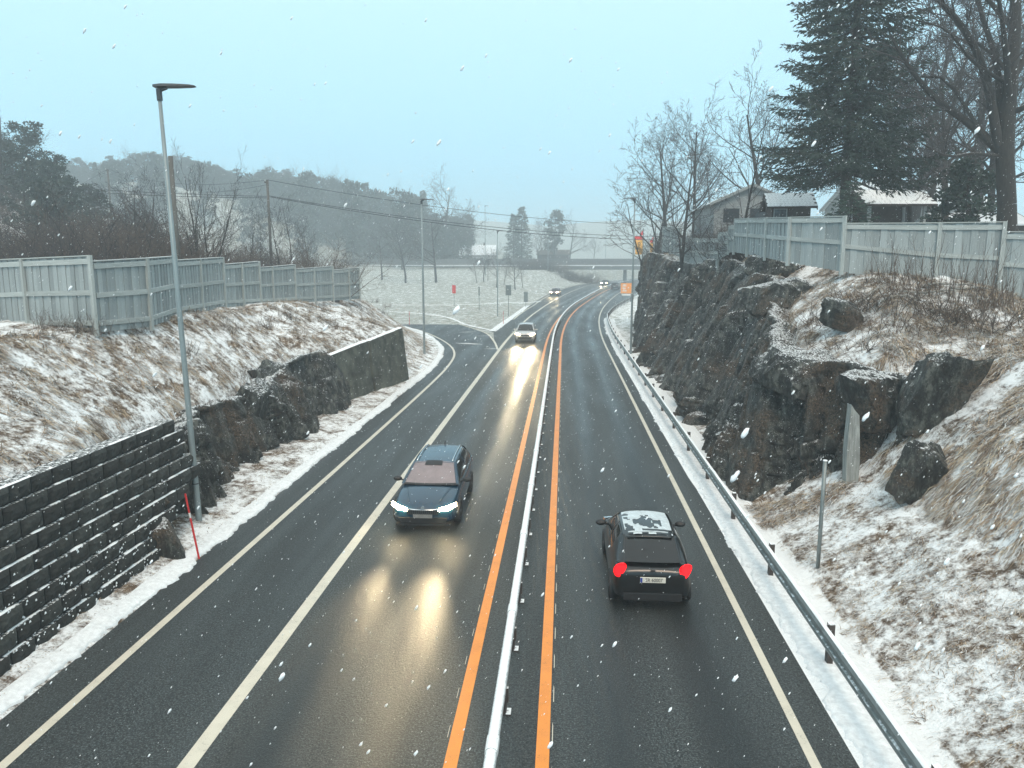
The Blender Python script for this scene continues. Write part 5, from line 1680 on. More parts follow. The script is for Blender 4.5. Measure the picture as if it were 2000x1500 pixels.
for k in range(330):
    u = rh.uniform(90, 920)
    crest = np.interp(u, [90, 180, 300, 400, 480, 560, 640, 700, 780, 840, 920], [318, 318, 296, 318, 345, 335, 345, 352, 372, 385, 420])
    Y = (rh.uniform(105, 165) if k % 3 == 0 else rh.uniform(165, 275)) if u < 330 else rh.uniform(236, 285)
    g = on_ground(u, Y)
    h = rh.uniform(9, 15)
    vt = 514 - (g[2] + h - 7.2) * FPX / Y
    if vt < crest: h = (7.2 + (514 - crest - rh.uniform(0, 16)) * Y / FPX) - g[2]
    if h < 5 or g[2] < 4.2: continue
    kd = ['pine0', 'pine1', 'pine2', 'pine3', 'far_spruce2', 'wide', 'slim'][rh.choice(7, p=[.2, .18, .2, .18, .06, .12, .06])]
    h0 = 9 if kd in ('wide', 'slim') else 12
    nm = 'pine_tree' if kd.startswith('pine') else ('spruce_tree' if 'spruce' in kd else 'bare_tree')
    what = {'pine_tree': 'hazy pine', 'spruce_tree': 'hazy spruce', 'bare_tree': 'hazy leafless tree'}[nm] + (' high up' if g[2] > 15 else (' halfway up' if g[2] > 10 else ' low')) + ' the far wood'.replace(' the', ' the' if g[2] > 10 else ' in the') + ' ' + ('left of near lamp' if u < 315 else ('between lamp and power pole' if u < 520 else ('right of power pole' if u < 720 else 'behind field trees')))
    plant(kd, g, h, h0, rh.uniform(0, 6.28), what, nm, 'tree', nm.replace('_', ' ') + 's of the far hillside wood', wide=1.25 if nm == 'pine_tree' else 1.0)
# a crest row so that the skyline reads as crowns
for k, (u, v) in enumerate([(135, 318), (165, 308), (215, 330), (250, 322), (285, 300), (310, 297), (345, 305), (372, 308), (405, 318), (432, 322), (462, 330), (495, 345), (530, 330), (560, 350), (592, 342), (622, 340), (655, 348), (690, 352), (722, 362), (755, 375), (785, 372), (812, 382)]):
    Y = 235 + 25 * math.sin(k * 2.1)
    g = on_ground(u, Y)
    h = float(at_y(u, v, Y)[2] - g[2])
    if h < 4: continue
    plant('pine%d' % (k % 4), g, h, 12, k * 1.3, 'hazy pine on the skyline of the far hillside', 'pine_tree', 'tree', 'skyline pines of the far hillside', wide=min(1.4, max(0.8, 15 / h)) * 1.1)

# --- trees around the far field and overpass
for k, (u, vb, vt, kd, lab) in enumerate([(746, 547, 468, 'wide', 'small bare tree leftmost on the field edge'), (792, 553, 442, 'wide2', 'second bare tree on the field edge, left of the bend lamp'), (852, 552, 430, 'wide', 'third bare tree on the field edge, right of the bend lamp'),
                                          (932, 553, 492, 'slim', 'first small leaning tree on the embankment'), (945, 551, 495, 'wide2', 'second small leaning tree on the embankment'), (953, 549, 498, 'slim2', 'third small leaning tree on the embankment'), (970, 562, 498, 'wide', 'fourth small leaning tree on the embankment'),
                                          (984, 557, 500, 'slim', 'fifth small leaning tree on the embankment'), (1006, 566, 510, 'wide2', 'sixth small leaning tree on the embankment'), (1021, 562, 512, 'slim2', 'last small leaning tree by the bridge slope')]):
    g = ground_hit(u, vb, 60, 260)
    h = max(2.0, float(at_y(u, vt, g[1])[2] - g[2]))
    t = plant(kd, g, h, 9, k * 1.1, lab, wide=1.1)
    if k > 2: t.rotation_euler = (0, R(6), k * 1.1)
for u, vt, Y, kd, h0, lab, wd in [(862, 376, 245, 'wide', 9, 'big domed bare tree behind the field road', 1.25), (828, 372, 255, 'far_spruce2', 12, 'hazy spruce tip beside the big domed tree', 1.0), (690, 424, 215, 'far_spruce2', 12, 'hazy spruce standing alone beyond the left brush', 1.3), (1003, 418, 250, 'far_spruce', 12, 'left one of the twin spruces by the overpass', 1.2),
                                  (1019, 404, 250, 'far_spruce', 12, 'right, taller one of the twin spruces by the overpass', 1.2), (1083, 410, 255, 'pine1', 12, 'tall thin pine behind the overpass', 0.9), (1050, 455, 255, 'wide2', 9, 'hazy bare tree between the twin spruces and the pine', 1.2), (1112, 440, 262, 'wide', 9, 'hazy bare tree right of the tall thin pine', 1.1),
                                  (1065, 440, 268, 'wide', 9, 'faint bare tree just left of the tall thin pine', 1.1), (1160, 470, 300, 'wide2', 9, 'faint bare tree alone behind the overpass', 1.0), (905, 425, 262, 'wide2', 9, 'hazy bare tree left of the far white house', 1.0), (770, 420, 240, 'wide2', 9, 'hazy bare tree behind the second field tree', 1.2), (800, 405, 250, 'wide', 9, 'hazy bare tree left of the big domed tree', 1.2)]:
    g = on_ground(u, Y); g[2] = min(g[2], 8)
    plant(kd, g, float(at_y(u, vt, Y)[2] - g[2]), h0, u * 0.1, lab, name='spruce_tree' if 'spruce' in kd else ('pine_tree' if 'pine' in kd else 'bare_tree'), wide=wd)

for k, (u, v) in enumerate([(1035, 548), (1050, 540), (1065, 546), (1095, 536), (1110, 540), (1125, 538), (1140, 537), (1155, 536), (1075, 534), (1045, 530), (1020, 535)]):
    g = on_ground(u, 216 + 2 * (k % 4))
    plant('bush' if k % 2 else 'bush2', g, 3.2, 3.1, k, 'hazy dark bush on the slope beneath the overpass', 'bare_bush', 'bush', 'bushes under the overpass', wide=1.6)

number_left_to_right()

# ------------------------------------------------------------------ cars
def loft(stations, nsub=2):
    """stations: (y, half width, z top, z shoulder, z bottom) front to back -> closed shell"""
    V, F = [], []
    for (y, w, zt, zs, zb) in stations:
        zm = (zs + zb) * 0.5
        half = [(0.0, zt), (0.45 * w, zt - 0.008), (0.78 * w, zt * 0.45 + zs * 0.55 + 0.012), (0.94 * w, zs), (1.0 * w, zm + 0.08), (1.0 * w, zm - 0.08), (0.97 * w, zb + 0.07), (0.86 * w, zb), (0.0, zb)]
        ring = half + [(-x, z) for x, z in half[-2:0:-1]]
        V.append([(x, y, z) for x, z in ring])
    n, m = len(V), len(V[0])
    for i in range(n - 1):
        for j in range(m):
            F.append((i * m + j, i * m + (j + 1) % m, (i + 1) * m + (j + 1) % m, (i + 1) * m + j))
    F.append(tuple(range(m))[::-1]); F.append(tuple((n - 1) * m + j for j in range(m)))
    return np.array(V).reshape(-1, 3), F

def subdivided(name, V, F, mat, lev=2):
    me = mesh_data(name, V, F, mat, True)
    bm = bmesh.new(); bm.from_mesh(me); bmesh.ops.recalc_face_normals(bm, faces=bm.faces[:]); bm.to_mesh(me); bm.free()
    o = bpy.data.objects.new(name, me); col.objects.link(o)
    md = o.modifiers.new('s', 'SUBSURF'); md.levels = lev; md.render_levels = lev
    dg = bpy.context.evaluated_depsgraph_get()
    me2 = bpy.data.meshes.new_from_object(o.evaluated_get(dg))
    bpy.data.objects.remove(o)
    me2.polygons.foreach_set("use_smooth", np.ones(len(me2.polygons), bool))
    return me2

class Cabin:
    """the glasshouse: t along the length, u across from the left belt line over the roof to the right one"""
    def __init__(s, rows):
        s.rows = np.array(rows, float)      # t, y, wb, zb, we, ze, crown
    def at(s, t, u, lift=0.0):
        y, wb, zb, we, ze, cr = (np.interp(t, s.rows[:, 0], s.rows[:, k]) for k in range(1, 7))
        if u < 0.25 or u > 0.75:
            q = (u / 0.25) if u < 0.25 else (1 - u) / 0.25
            bow = 0.035 * math.sin(math.pi * q)
            x = wb + (we - wb) * q + bow; z = zb + (ze - zb) * q
            sg = -1 if u < 0.25 else 1
            return np.array([sg * (x + lift), y, z])
        q = (u - 0.25) / 0.5
        x = -we + 2 * we * q
        z = ze + cr * (1 - (2 * q - 1) ** 2) + lift
        bulge = -0.10 * (1 - (2 * q - 1) ** 2) * s.bulge(t)
        return np.array([x, y + bulge - lift * s.bulge(t) * 0.8, z])
    def bulge(s, t):
        return float(np.interp(t, [0, 0.25, 0.32, 0.72, 0.8, 1.0], [1, 0.8, 0.0, 0.0, -0.6, -0.9]))
    def patch(s, t0, t1, u0, u1, lift=0.0, nt=9, nu=13):
        return [[s.at(t, u, lift) for u in np.linspace(u0, u1, nu)] for t in np.linspace(t0, t1, nt)]

def quad_on(mb, pts, d=0.012, axis=(0, -1, 0)):
    mb.prism(pts, np.array(axis) * d)

def wheel(root, x, y, r, side):
    mb = MB()
    prof = [(0.0, r * 0.62), (0.0, r * 0.9), (0.025, r * 0.985), (0.06, r), (0.15, r), (0.19, r * 0.97), (0.2, r * 0.6)]
    G = [[(x - side * a, y + b_ * math.cos(w), r + b_ * math.sin(w)) for w in np.linspace(0, 2 * math.pi, 25)] for a, b_ in prof]
    mb.quadgrid(G); wh = mb.build('wheel', M['rubber'], root, shade=True)
    mb = MB()
    for k in range(5):
        w0 = 2 * math.pi * k / 5
        pts = [(x - side * 0.02, y + q * math.cos(w0 + dw), r + q * math.sin(w0 + dw)) for q, dw in ((r * 0.1, -0.9), (r * 0.62, -0.22), (r * 0.62, 0.22), (r * 0.1, 0.9))]
        mb.prism(pts, (-side * 0.03, 0, 0))
    mb.tube([(x - side * 0.005, y, r), (x - side * 0.06, y, r)], r * 0.14, 8)
    mb.build('rim', M['rim'], wh)
    mb = MB()
    pts = [(x - side * 0.06, y + r * 1.16 * math.cos(w), r + r * 1.16 * math.sin(w)) for w in np.linspace(-0.35, math.pi + 0.35, 17)]
    mb.prism(pts, (side * 0.052, 0, 0)); mb.build('wheel_arch', M['trim'], root)

def car(kind, loc, rz, paint, label, lights='front', detail=True, group=None, power=60, wheels=True, glass='glass_front'):
    if kind == 'estate':
        L, W = 4.69, 0.915
        S = [(0.0, .58, .60, .57, .32), (0.05, .74, .68, .63, .25), (0.22, .85, .775, .72, .19), (0.75, .905, .90, .82, .18), (1.3, .915, .985, .90, .18), (2.4, .915, .985, .93, .18), (3.6, .91, .99, .95, .20), (4.3, .885, .99, .96, .24), (4.62, .83, .96, .91, .30), (4.69, .72, .86, .83, .40)]
        C = Cabin([(0, 1.22, .80, .965, .80, .97, 0.0), (0.30, 2.05, .86, .97, .61, 1.385, .055), (0.55, 3.0, .86, .98, .62, 1.43, .055), (0.78, 4.05, .84, .99, .60, 1.405, .045), (1.0, 4.60, .80, .97, .70, 1.0, .0)])
        tw, tr = 0.30, 0.80
        fy, ry, wr = 0.86, 3.55, 0.325
    elif kind == 'suv':
        L, W = 4.4, 0.91
        S = [(0.0, .60, .74, .70, .38), (0.05, .76, .84, .78, .30), (0.2, .86, .93, .88, .24), (0.7, .90, 1.04, .97, .22), (1.15, .91, 1.09, 1.02, .22), (2.4, .91, 1.08, 1.03, .22), (3.6, .905, 1.08, 1.04, .24), (4.2, .87, 1.06, 1.03, .28), (4.4, .76, .96, .93, .42)]
        C = Cabin([(0, 1.02, .80, 1.07, .80, 1.07, 0.0), (0.30, 1.75, .86, 1.08, .63, 1.55, .06), (0.55, 2.7, .86, 1.08, .64, 1.60, .055), (0.78, 3.75, .84, 1.08, .62, 1.57, .045), (1.0, 4.25, .80, 1.06, .72, 1.1, .0)])
        tw, tr = 0.30, 0.80
        fy, ry, wr = 0.82, 3.4, 0.34
    else:  # hatchback
        L, W = 3.92, 0.845
        S = [(0.0, .52, .62, .58, .32), (0.05, .68, .70, .64, .25), (0.2, .77, .79, .73, .2), (0.65, .825, .90, .83, .19), (1.05, .84, .97, .90, .19), (2.2, .845, .97, .93, .19), (3.1, .845, 1.0, .96, .21), (3.6, .83, 1.02, .97, .25), (3.86, .77, .98, .90, .30), (3.92, .66, .85, .80, .38)]
        C = Cabin([(0, 0.92, .74, .965, .74, .965, 0.0), (0.30, 1.65, .79, .97, .56, 1.395, .06), (0.55, 2.35, .80, .98, .575, 1.425, .05), (0.74, 3.05, .79, 1.0, .56, 1.385, .045), (1.0, 3.74, .73, 1.0, .62, 1.02, .02)])
        tw, tr = 0.30, 0.76
        fy, ry, wr = 0.72, 3.22, 0.30
    root = empty(kind if kind != 'suv' else 'oncoming_car', loc, rz, label, 'car', group)
    root.name = {'estate': 'estate_car', 'suv': 'oncoming_car', 'hatch': 'hatchback_car'}[kind]
    V, F = loft(S)
    add('body', subdivided('body', V, F, M[paint]), root)
    # glasshouse
    def part(nm, mat, args, parent=root, shade=True, **kw):
        mb = MB(); mb.quadgrid(C.patch(*args, **kw)); return mb.build(nm, M[mat], parent, shade=shade)
    part('windscreen', glass, (0.0, tw, 0.255, 0.745))
    part('roof', paint, (tw - 0.015, tr, 0.235, 0.765, 0.008))
    part('rear_window', 'glass_car', (tr - 0.005, 0.985, 0.26, 0.74, 0.004))
    for u0, u1 in ((0.0, 0.25), (0.75, 1.0)):
        part('side_window', 'glass_car', (0.02, 0.985, u0, u1), nt=16, nu=5)
    for u0, u1 in ((0.225, 0.268), (0.732, 0.775)):
        part('pillar', paint, (0.0, tw + 0.01, u0, u1, 0.012), nu=4)
        part('pillar', paint, (tr - 0.02, 1.0, u0 - 0.03 if u0 < 0.5 else u0, u1 if u0 < 0.5 else u1 + 0.03, 0.010), nu=4)
    for u0, u1 in ((0.0, 0.25), (0.75, 1.0)):
        for t0, t1 in ((0.50, 0.53), (0.82, 0.97) if kind != 'hatch' else (0.70, 0.97)):
            part('pillar', paint, (t0, t1, u0, u1, 0.008), nt=5, nu=5)
    # mirrors
    my = float(np.interp(0.10, C.rows[:, 0], C.rows[:, 1])) + 0.1
    mz = float(C.rows[0, 3]) + 0.05
    for sx in (-1, 1):
        mb = MB()
        G = []
        for q in np.linspace(0, math.pi, 7):
            rr = math.sin(q)
            G.append([(sx * (W + 0.10 - 0.13 * math.cos(q)), my + 0.09 * rr * math.cos(w), mz + 0.075 * rr * math.sin(w)) for w in np.linspace(0, 2 * math.pi, 11)])
        mb.quadgrid(G); mb.tube([(sx * (W - 0.08), my, mz - 0.05), (sx * (W + 0.05), my, mz - 0.02)], 0.025, 6)
        mb.build('mirror', M['trim' if kind != 'suv' else paint], root, shade=True)
    if wheels:
        for sx in (-1, 1):
            wheel(root, sx * (W + 0.015), fy, wr, sx); wheel(root, sx * (W + 0.015), ry, wr, sx)
    zf = float(S[1][2])
    # headlights wrap round the front corners
    for sx in (-1, 1):
        k = W / 0.915
        dz = zf - 0.68
        pts = [(sx * .40 * k, -0.015, .585 + dz), (sx * .43 * k, 0.01, .665 + dz), (sx * .66 * k, 0.08, .715 + dz), (sx * .865 * k, 0.27, .755 + dz), (sx * .872 * k, 0.24, .665 + dz), (sx * .66 * k, 0.03, .60 + dz)]
        mb = MB(); mb.prism(pts if sx > 0 else pts[::-1], (sx * 0.025, -0.05, 0.012))
        hl = mb.build('headlight', M['head_on' if lights in ('front', 'both') else 'chrome'], root)
        if lights == 'front' and power:
            ld = bpy.data.lights.new('headlamp', 'SPOT'); ld.energy = power; ld.spot_size = R(28); ld.spot_blend = 1.0; ld.shadow_soft_size = 0.11; ld.color = (1.0, 0.78, 0.46)
            lo = bpy.data.objects.new('headlamp', ld); col.objects.link(lo); lo.parent = root
            lo.location = (sx * .62 * k, -0.12, .67 + dz)
            lo.rotation_euler = (R(90 - 2.2), 0, R(180))
            tag(lo, kind='helper')
    # grille, intake, plate
    dz = zf - 0.68
    mb = MB(); quad_on(mb, [(-.42, -0.028, .50 + dz), (.42, -0.028, .50 + dz), (.45, -0.02, .62 + dz), (-.45, -0.02, .62 + dz)], 0.03); gl = mb.build('grille', M['trim'], root)
    if detail:
        for x in np.linspace(-.38, .38, 15):
            mb = MB(); mb.box((x - .008, -0.068, .505 + dz), (x + .008, -0.058, .615 + dz)); mb.build('slat', M['dark_metal'], gl)
        mb = MB()
        for sx in (-1, 1):
            quad_on(mb, [(0, -0.066, .612 + dz), (sx * .25, -0.062, .635 + dz), (sx * .46, -0.03, .645 + dz), (sx * .46, -0.03, .672 + dz), (sx * .25, -0.062, .662 + dz), (0, -0.066, .642 + dz)], 0.014)
        mb.build('grille_trim', M['chrome'], gl)
        mb = MB(); mb.tube([(0, 0.02, .672 + dz), (0, -0.035, .675 + dz)], 0.047, 14); mb.build('badge', M['chrome'], root)
    mb = MB(); quad_on(mb, [(-.62, -0.0, .26 + dz), (.62, -0.0, .26 + dz), (.66, 0.0, .40 + dz), (-.66, 0.0, .40 + dz)], 0.035); mb.build('intake', M['trim'], root)
    mb = MB(); quad_on(mb, [(-.26, -0.032, .405 + dz), (.26, -0.032, .405 + dz), (.26, -0.032, .51 + dz), (-.26, -0.032, .51 + dz)], 0.03); mb.build('number_plate', M['plate_dirty' if lights == 'front' else 'plate_white'], root)
    mb = MB(); mb.box((-W * 0.8, -0.04, .19 + dz), (W * 0.8, 0.1, .245 + dz)); mb.build('front_lip', M['trim'], root)
    # rear lights, plate
    zr = float(S[-2][2])
    rearm = 'tail_on' if lights == 'rear' else 'paint_red'
    for sx in (-1, 1):
        yb = L
        if kind == 'hatch':
            c = np.array([sx * 0.66, yb - 0.10, 0.90])
            pts = []
            for w, a, b_ in zip(np.linspace(0, 2 * math.pi, 13)[:-1], [1, 1.02, 1.05, 1.0, .95, .95, 1, 1, 1, .98, .95, .97], [1] * 12):
                dx, dzz = 0.125 * math.cos(w) * a * (1.0 + 0.25 * math.sin(w)), 0.145 * math.sin(w) * a + 0.06 * sx * math.cos(w) * -1 * sx
                pts.append(c + np.array([dx, -0.35 * abs(dx) * (1 if dx * sx > 0 else -0.2) - 0.18 * max(0, dzz), dzz]))
            mb = MB(); mb.prism(pts, (sx * 0.02, 0.06, 0.015))
        else:
            mb = MB(); mb.prism([(sx * .5, yb - 0.03, zr - .2), (sx * .84, yb - 0.2, zr - .18), (sx * .84, yb - 0.22, zr - .03), (sx * .52, yb - 0.04, zr - .05)], (0, 0.05, 0))
        mb.build('tail_light', M[rearm], root, shade=False)
    py, pz = (L - 0.012, 0.74) if kind == 'hatch' else (L - 0.02, 0.72)
    mb = MB(); mb.box((-.26, py, pz - 0.055), (.26, py + 0.03, pz + 0.055)); npl = mb.build('number_plate', M['plate_white'], root)
    if kind == 'hatch':
        # local x is mirrored when seen from behind
        mb = MB(); mb.box((.215, py + 0.031, pz - 0.05), (.258, py + 0.034, pz + 0.05)); mb.build('country_band', M['plate_blue'], npl)
        text_mesh('lettering', 'ER 60007', 0.105, M['ink'], npl, (-0.02, py + 0.034, pz), (R(90), 0, R(180)), 0.001, 0.86)
        mb = MB(); mb.box((-W * 0.72, L - 0.13, .27), (W * 0.72, L - 0.005, .45)); mb.build('rear_bumper', M['trim'], root, bevel=0.03)
        mb = MB(); mb.tube([(-.05, L - 0.02, .93), (.05, L - 0.02, .93)], 0.02, 6); mb.build('handle', M['trim'], root)
        # wet snow left on the roof
        q = np.random.default_rng(4)
        G = []; mb = MB()
        nt_, nu_ = 40, 44
        base = np.array(C.patch(tw + 0.02, tr - 0.01, 0.275, 0.725, 0.011, nt_, nu_))
        tt_, uu_ = np.meshgrid(np.linspace(0, 1, nt_), np.linspace(0, 1, nu_), indexing='ij')
        a = vnoise(uu_ * 5, tt_ * 2.2, 0.8, 3) + 0.6 * vnoise(uu_ * 5, tt_ * 3, 0.3, 4) + 0.62 - 0.8 * np.exp(-((uu_ - 0.5) / 0.16) ** 2 - ((tt_ - 0.62) / 0.22) ** 2) - 0.5 * (tt_ > 0.85)
        base[..., 2] += np.clip(a, 0, 1) * 0.012
        b0 = len(mb.v); mb.v.extend(base.reshape(-1, 3).tolist())
        for i_ in range(nt_ - 1):
            for j_ in range(nu_ - 1):
                if a[i_:i_ + 2, j_:j_ + 2].min() > 0.02:
                    mb.f.append((i_ * nu_ + j_, i_ * nu_ + j_ + 1, (i_ + 1) * nu_ + j_ + 1, (i_ + 1) * nu_ + j_))
        mb.build('roof_snow', M['wet_snow'], root, shade=True, kind='stuff')
        mb = MB(); G = [C.at(tr + 0.01, u, 0.02) for u in np.linspace(0.29, 0.71, 15)]
        mb.tube(np.array(G) + [0, 0.02, 0.0], 0.022, 7); mb.build('spoiler', M[paint], root, shade=True)
        mb = MB(); mb.tube([C.at(tr - 0.03, u, 0.03) for u in np.linspace(0.32, 0.70, 12)], [0.012, .018, .012, .016, .01, .012, .018, .02, .02, .018, .02, .012], 6); mb.build('spoiler_snow', M['wet_snow'], root, kind='stuff')
    if kind == 'estate':
        for u in (0.285, 0.715):
            mb = MB(); pts = [C.at(t, u, 0.045 if 0.33 < t < 0.77 else 0.012) for t in np.linspace(0.315, 0.785, 14)]
            mb.tube(pts, 0.017, 7); mb.build('roof_rail', M['chrome'], root, shade=True)
        for u0 in (0.01, 0.99):
            mb = MB(); mb.tube([C.at(t, u0, 0.014) for t in np.linspace(0.03, 0.95, 14)], 0.010, 5); mb.build('window_trim', M['chrome'], root)
        mb = MB(); mb.prism([(0.0, C.at(0.74, 0.5)[1], 1.475), (0.0, C.at(0.74, 0.5)[1] + 0.22, 1.475), (0.0, C.at(0.74, 0.5)[1] + 0.2, 1.55)], (0.03, 0, 0)); mb.build('antenna', M['trim'], root)
        mb = MB(); mb.quadgrid(C.patch(tw - 0.05, tw + 0.005, 0.40, 0.60, 0.010, 4, 6)); mb.build('sensor_cover', M['trim'], root)
        mb = MB(); mb.quadgrid(C.patch(0.0, 0.02, 0.26, 0.74, 0.012, 3, 12)); mb.build('cowl', M['trim'], root)
        mb = MB(); mb.box((-0.002, 0.1, 0), (0.002, 0.1, 0)) if False else None
        for sx in (-1, 1):   # bonnet creases
            mb = MB(); mb.tube([(sx * .42, 0.25, .795), (sx * .55, 0.75, .905), (sx * .66, 1.2, .965)], 0.008, 5); mb.build('bonnet_crease', M[paint], root, shade=True)
    return root

M['wet_snow'] = plain('wet_snow', (0.50, 0.56, 0.58), 0.4, var=0.2, scale=9)
car('estate', (-3.74, 19.05, 0), R(0.5), 'paint_blue', 'dark blue estate car with lit headlights coming towards the viewer', power=1000)
car('hatch', (1.90, 14.75 + 3.92 - 0.1, 0), R(180), 'paint_black', 'small black hatchback with red tail lights driving away', lights='rear', glass='glass_car')
car('suv', (-3.50, 67.3, 0), R(0), 'paint_white', 'pale silver car with glowing headlights beside the slip road mouth', power=2200, detail=False, glass='glass_car')
def far_car(u, v, Y, kind, rz, paint, label, lights, power):
    p = at_y(u, v, Y)
    a = math.atan(2 * 0.00076 * max(0, Y - 63))
    return car(kind, (p[0], Y, float(road_z(Y)) + 0.005), rz - a, paint, label, lights=lights, power=power, detail=False, glass='glass_car')
far_car(1082, 573, 158, 'suv', 0, 'paint_red', 'reddish car with headlights on in the far merging lane', 'front', 900)
far_car(1179, 552, 205, 'estate', 0, 'paint_grey', 'farthest oncoming car, two headlights near the overpass', 'front', 900)
far_car(1204, 566, 188, 'suv', R(180), 'paint_grey', 'dark hazy car driving away past the orange sign', 'none', 0)

# ------------------------------------------------------------------ overpass
YB = 226.0
ob = empty('overpass', (0, YB, 0), label='grey concrete overpass crossing the road in the haze', cat='bridge')
def bz(v): return float(at_y(1150, v, YB)[2])
z_top, z_led, z_bot = bz(505), bz(519.5), bz(527)
mb = MB(); mb.box((-9, 0, z_bot), (46, 9, z_led)); mb.build('deck', M['bridge'], ob)
mb = MB(); mb.box((-75, -0.25, z_led - 0.35), (46, 0.35, z_led + 0.08)); mb.build('edge_beam', M['bridge'], ob)
mb = MB(); mb.box((-75, -0.27, z_led + 0.082), (46, 0.3, z_led + 0.28)); mb.build('ledge_snow', M['snow'], ob)
for zz_, hh_ in ((0.45, 0.42), (0.95, 0.42), (1.45, 0.42)):
    mb = MB(); mb.box((-75, -0.05, z_led + zz_), (46, 0.05, min(z_top, z_led + zz_ + hh_))); mb.build('parapet_rail', M['bridge_rail'], ob)
mb = MB(); mb.box((-75, 8.7, z_led), (46, 8.9, z_top)); mb.build('far_parapet', M['bridge_rail'], ob)
pm = None
for x in np.arange(-74, 46, 3.0):
    if pm is None:
        mb = MB(); mb.box((-0.06, -0.12, 0), (0.06, -0.05, z_top - z_led - 0.05)); pm = mb.build('parapet_post', M['bridge_rail'], ob); pm.location = (x, 0, z_led + 0.1)
    else:
        c = pm.copy(); col.objects.link(c); c.parent = ob; c.location = (x, 0, z_led + 0.1)
for x in (-2.0, 18.5, 33):
    mb = MB(); mb.tube([(x, 4.5, -0.5), (x, 4.5, z_bot + 0.1)], 0.55, 12); mb.build('pier', M['bridge'], ob, shade=True)
mb = MB(); mb.prism([(-9, -0.1, 0), (-9, -0.1, z_bot), (-14, -0.1, z_bot)], (0, 9, 0)); mb.build('abutment', M['bridge'], ob)

# ------------------------------------------------------------------ houses
def gable_house(name, loc, rz, w, d, hw, hr, wallm, roofm, label, over=0.35, snow_th=0.12, windows=(), door=None, chimney=None, cat='house', posts=False, siding=False, shingles=False):
    """local: ridge along x, w along x, d along y, front (-y) towards the camera"""
    root = empty(name, loc, rz, label, cat)
    if posts:
        for x in (-w / 2 + 0.15, w / 2 - 0.15):
            for y in (-d / 2 + 0.15, d / 2 - 0.15):
                mb = MB(); mb.box((x - 0.08, y - 0.08, -0.5), (x + 0.08, y + 0.08, hw)); mb.build('post', M['siding'], root)
        mb = MB(); mb.box((-w / 2, d / 2 - 0.1, -0.5), (w / 2, d / 2, hw)); mb.build('wall', M[wallm], root)
    else:
        mb = MB()
        mb.box((-w / 2, -d / 2, -0.6), (w / 2, d / 2, hw))
        mb.build('wall', M[wallm], root)
    for sx in (-1, 1):
        mb = MB(); mb.prism([(sx * w / 2 * 0.998, -d / 2, hw + 0.002), (sx * w / 2 * 0.998, d / 2, hw + 0.002), (sx * w / 2 * 0.998, 0, hw + hr)], (-sx * 0.12, 0, 0)); mb.build('gable', M[wallm], root)
    if siding:
        z = 0.0
        while z < hw + hr - 0.1:
            if z < hw:
                for y in (-d / 2 - 0.012,):
                    mb = MB(); mb.prism([(-w / 2, y + 0.02, z), (-w / 2, y - 0.015, z + 0.01), (-w / 2, y + 0.012, z + 0.17)], (w, 0, 0)); mb.build('cladding_board', M['siding'], root)
            half = d / 2 if z < hw else d / 2 * (1 - (z - hw) / hr)
            x = -w / 2
            mb = MB(); mb.prism([(x + 0.01, -half, z), (x - 0.025, -half, z + 0.01), (x + 0.004, -half, z + 0.17)], (0, 2 * half, 0)); mb.build('cladding_board', M['siding'], root)
            z += 0.18
    rl = math.hypot(d / 2, hr); k = over / rl
    for sy in (-1, 1):
        e = np.array([0, sy * (d / 2) * (1 + over / (d / 2)), hw - hr * over / (d / 2)])
        a = [(-w / 2 - over, e[1], e[2]), (w / 2 + over, e[1], e[2]), (w / 2 + over, 0, hw + hr), (-w / 2 - over, 0, hw + hr)]
        nrm = np.array([0, sy * hr, d / 2]); nrm /= np.linalg.norm(nrm)
        mb = MB(); mb.prism([np.array(p) + nrm * 0.004 for p in a], nrm * 0.10)
        rf = mb.build('roof', M['dark_wood' if shingles else roofm], root)
        if shingles and sy == -1:
            rows, cols_ = 7, 14
            L = math.hypot(e[1], hw + hr - e[2])
            dv = (np.array([0, 0, hw + hr]) - e); dv /= np.linalg.norm(dv)
            mbs = MB(); mbs.box((-0.5, 0, 0), (0.5, 1, 1)); sm = mesh_data('shingle', np.array(mbs.v), mbs.f, M[roofm])
            tilt = math.atan2(dv[2], dv[1])
            ww = (w + 2 * over) / cols_
            for r_ in range(rows):
                for c_ in range(cols_):
                    p = e + dv * L * r_ / rows + nrm * (0.115 + 0.012 * random.random())
                    x = -w / 2 - over + ww * (c_ + 0.5 + (0.25 if r_ % 2 else -0.0))
                    if x > w / 2 + over - ww * 0.4: continue
                    add('shingle', sm, rf, (x, p[1], p[2]), (tilt + 0.05, 0, 0), (ww * 0.96, L / rows * 1.08, 0.02))
    for sx in (-1, 1):
        for sy in (-1, 1):
            x = sx * (w / 2 + over + 0.012)
            a = np.array([x, sy * (d / 2 + over), hw - hr * over / (d / 2)]); b_ = np.array([x, 0, hw + hr])
            mb = MB(); mb.prism([a + [0, 0, -0.08], b_ + [0, 0, -0.08], b_ + [0, 0, 0.13], a + [0, 0, 0.13]], (-sx * 0.04, 0, 0)); mb.build('bargeboard', M['siding' if not shingles else 'dark_wood'], root)
    for (side, x0, x1, z0, z1) in windows:
        if side == 'f':
            y = -d / 2
            mb = MB(); mb.box((x0, y - 0.05, z0), (x1, y - 0.02, z1)); wf = mb.build('window', M['siding'], root)
            mb = MB(); mb.box((x0 + 0.07, y - 0.065, z0 + 0.07), (x1 - 0.07, y - 0.052, z1 - 0.07)); mb.build('pane', M['win_dark'], wf)
        else:
            x = -w / 2
            mb = MB(); mb.box((x - 0.05, x0, z0), (x - 0.02, x1, z1)); wf = mb.build('window', M['siding'], root)
            mb = MB(); mb.box((x - 0.065, x0 + 0.07, z0 + 0.07), (x - 0.052, x1 - 0.07, z1 - 0.07)); mb.build('pane', M['win_dark'], wf)
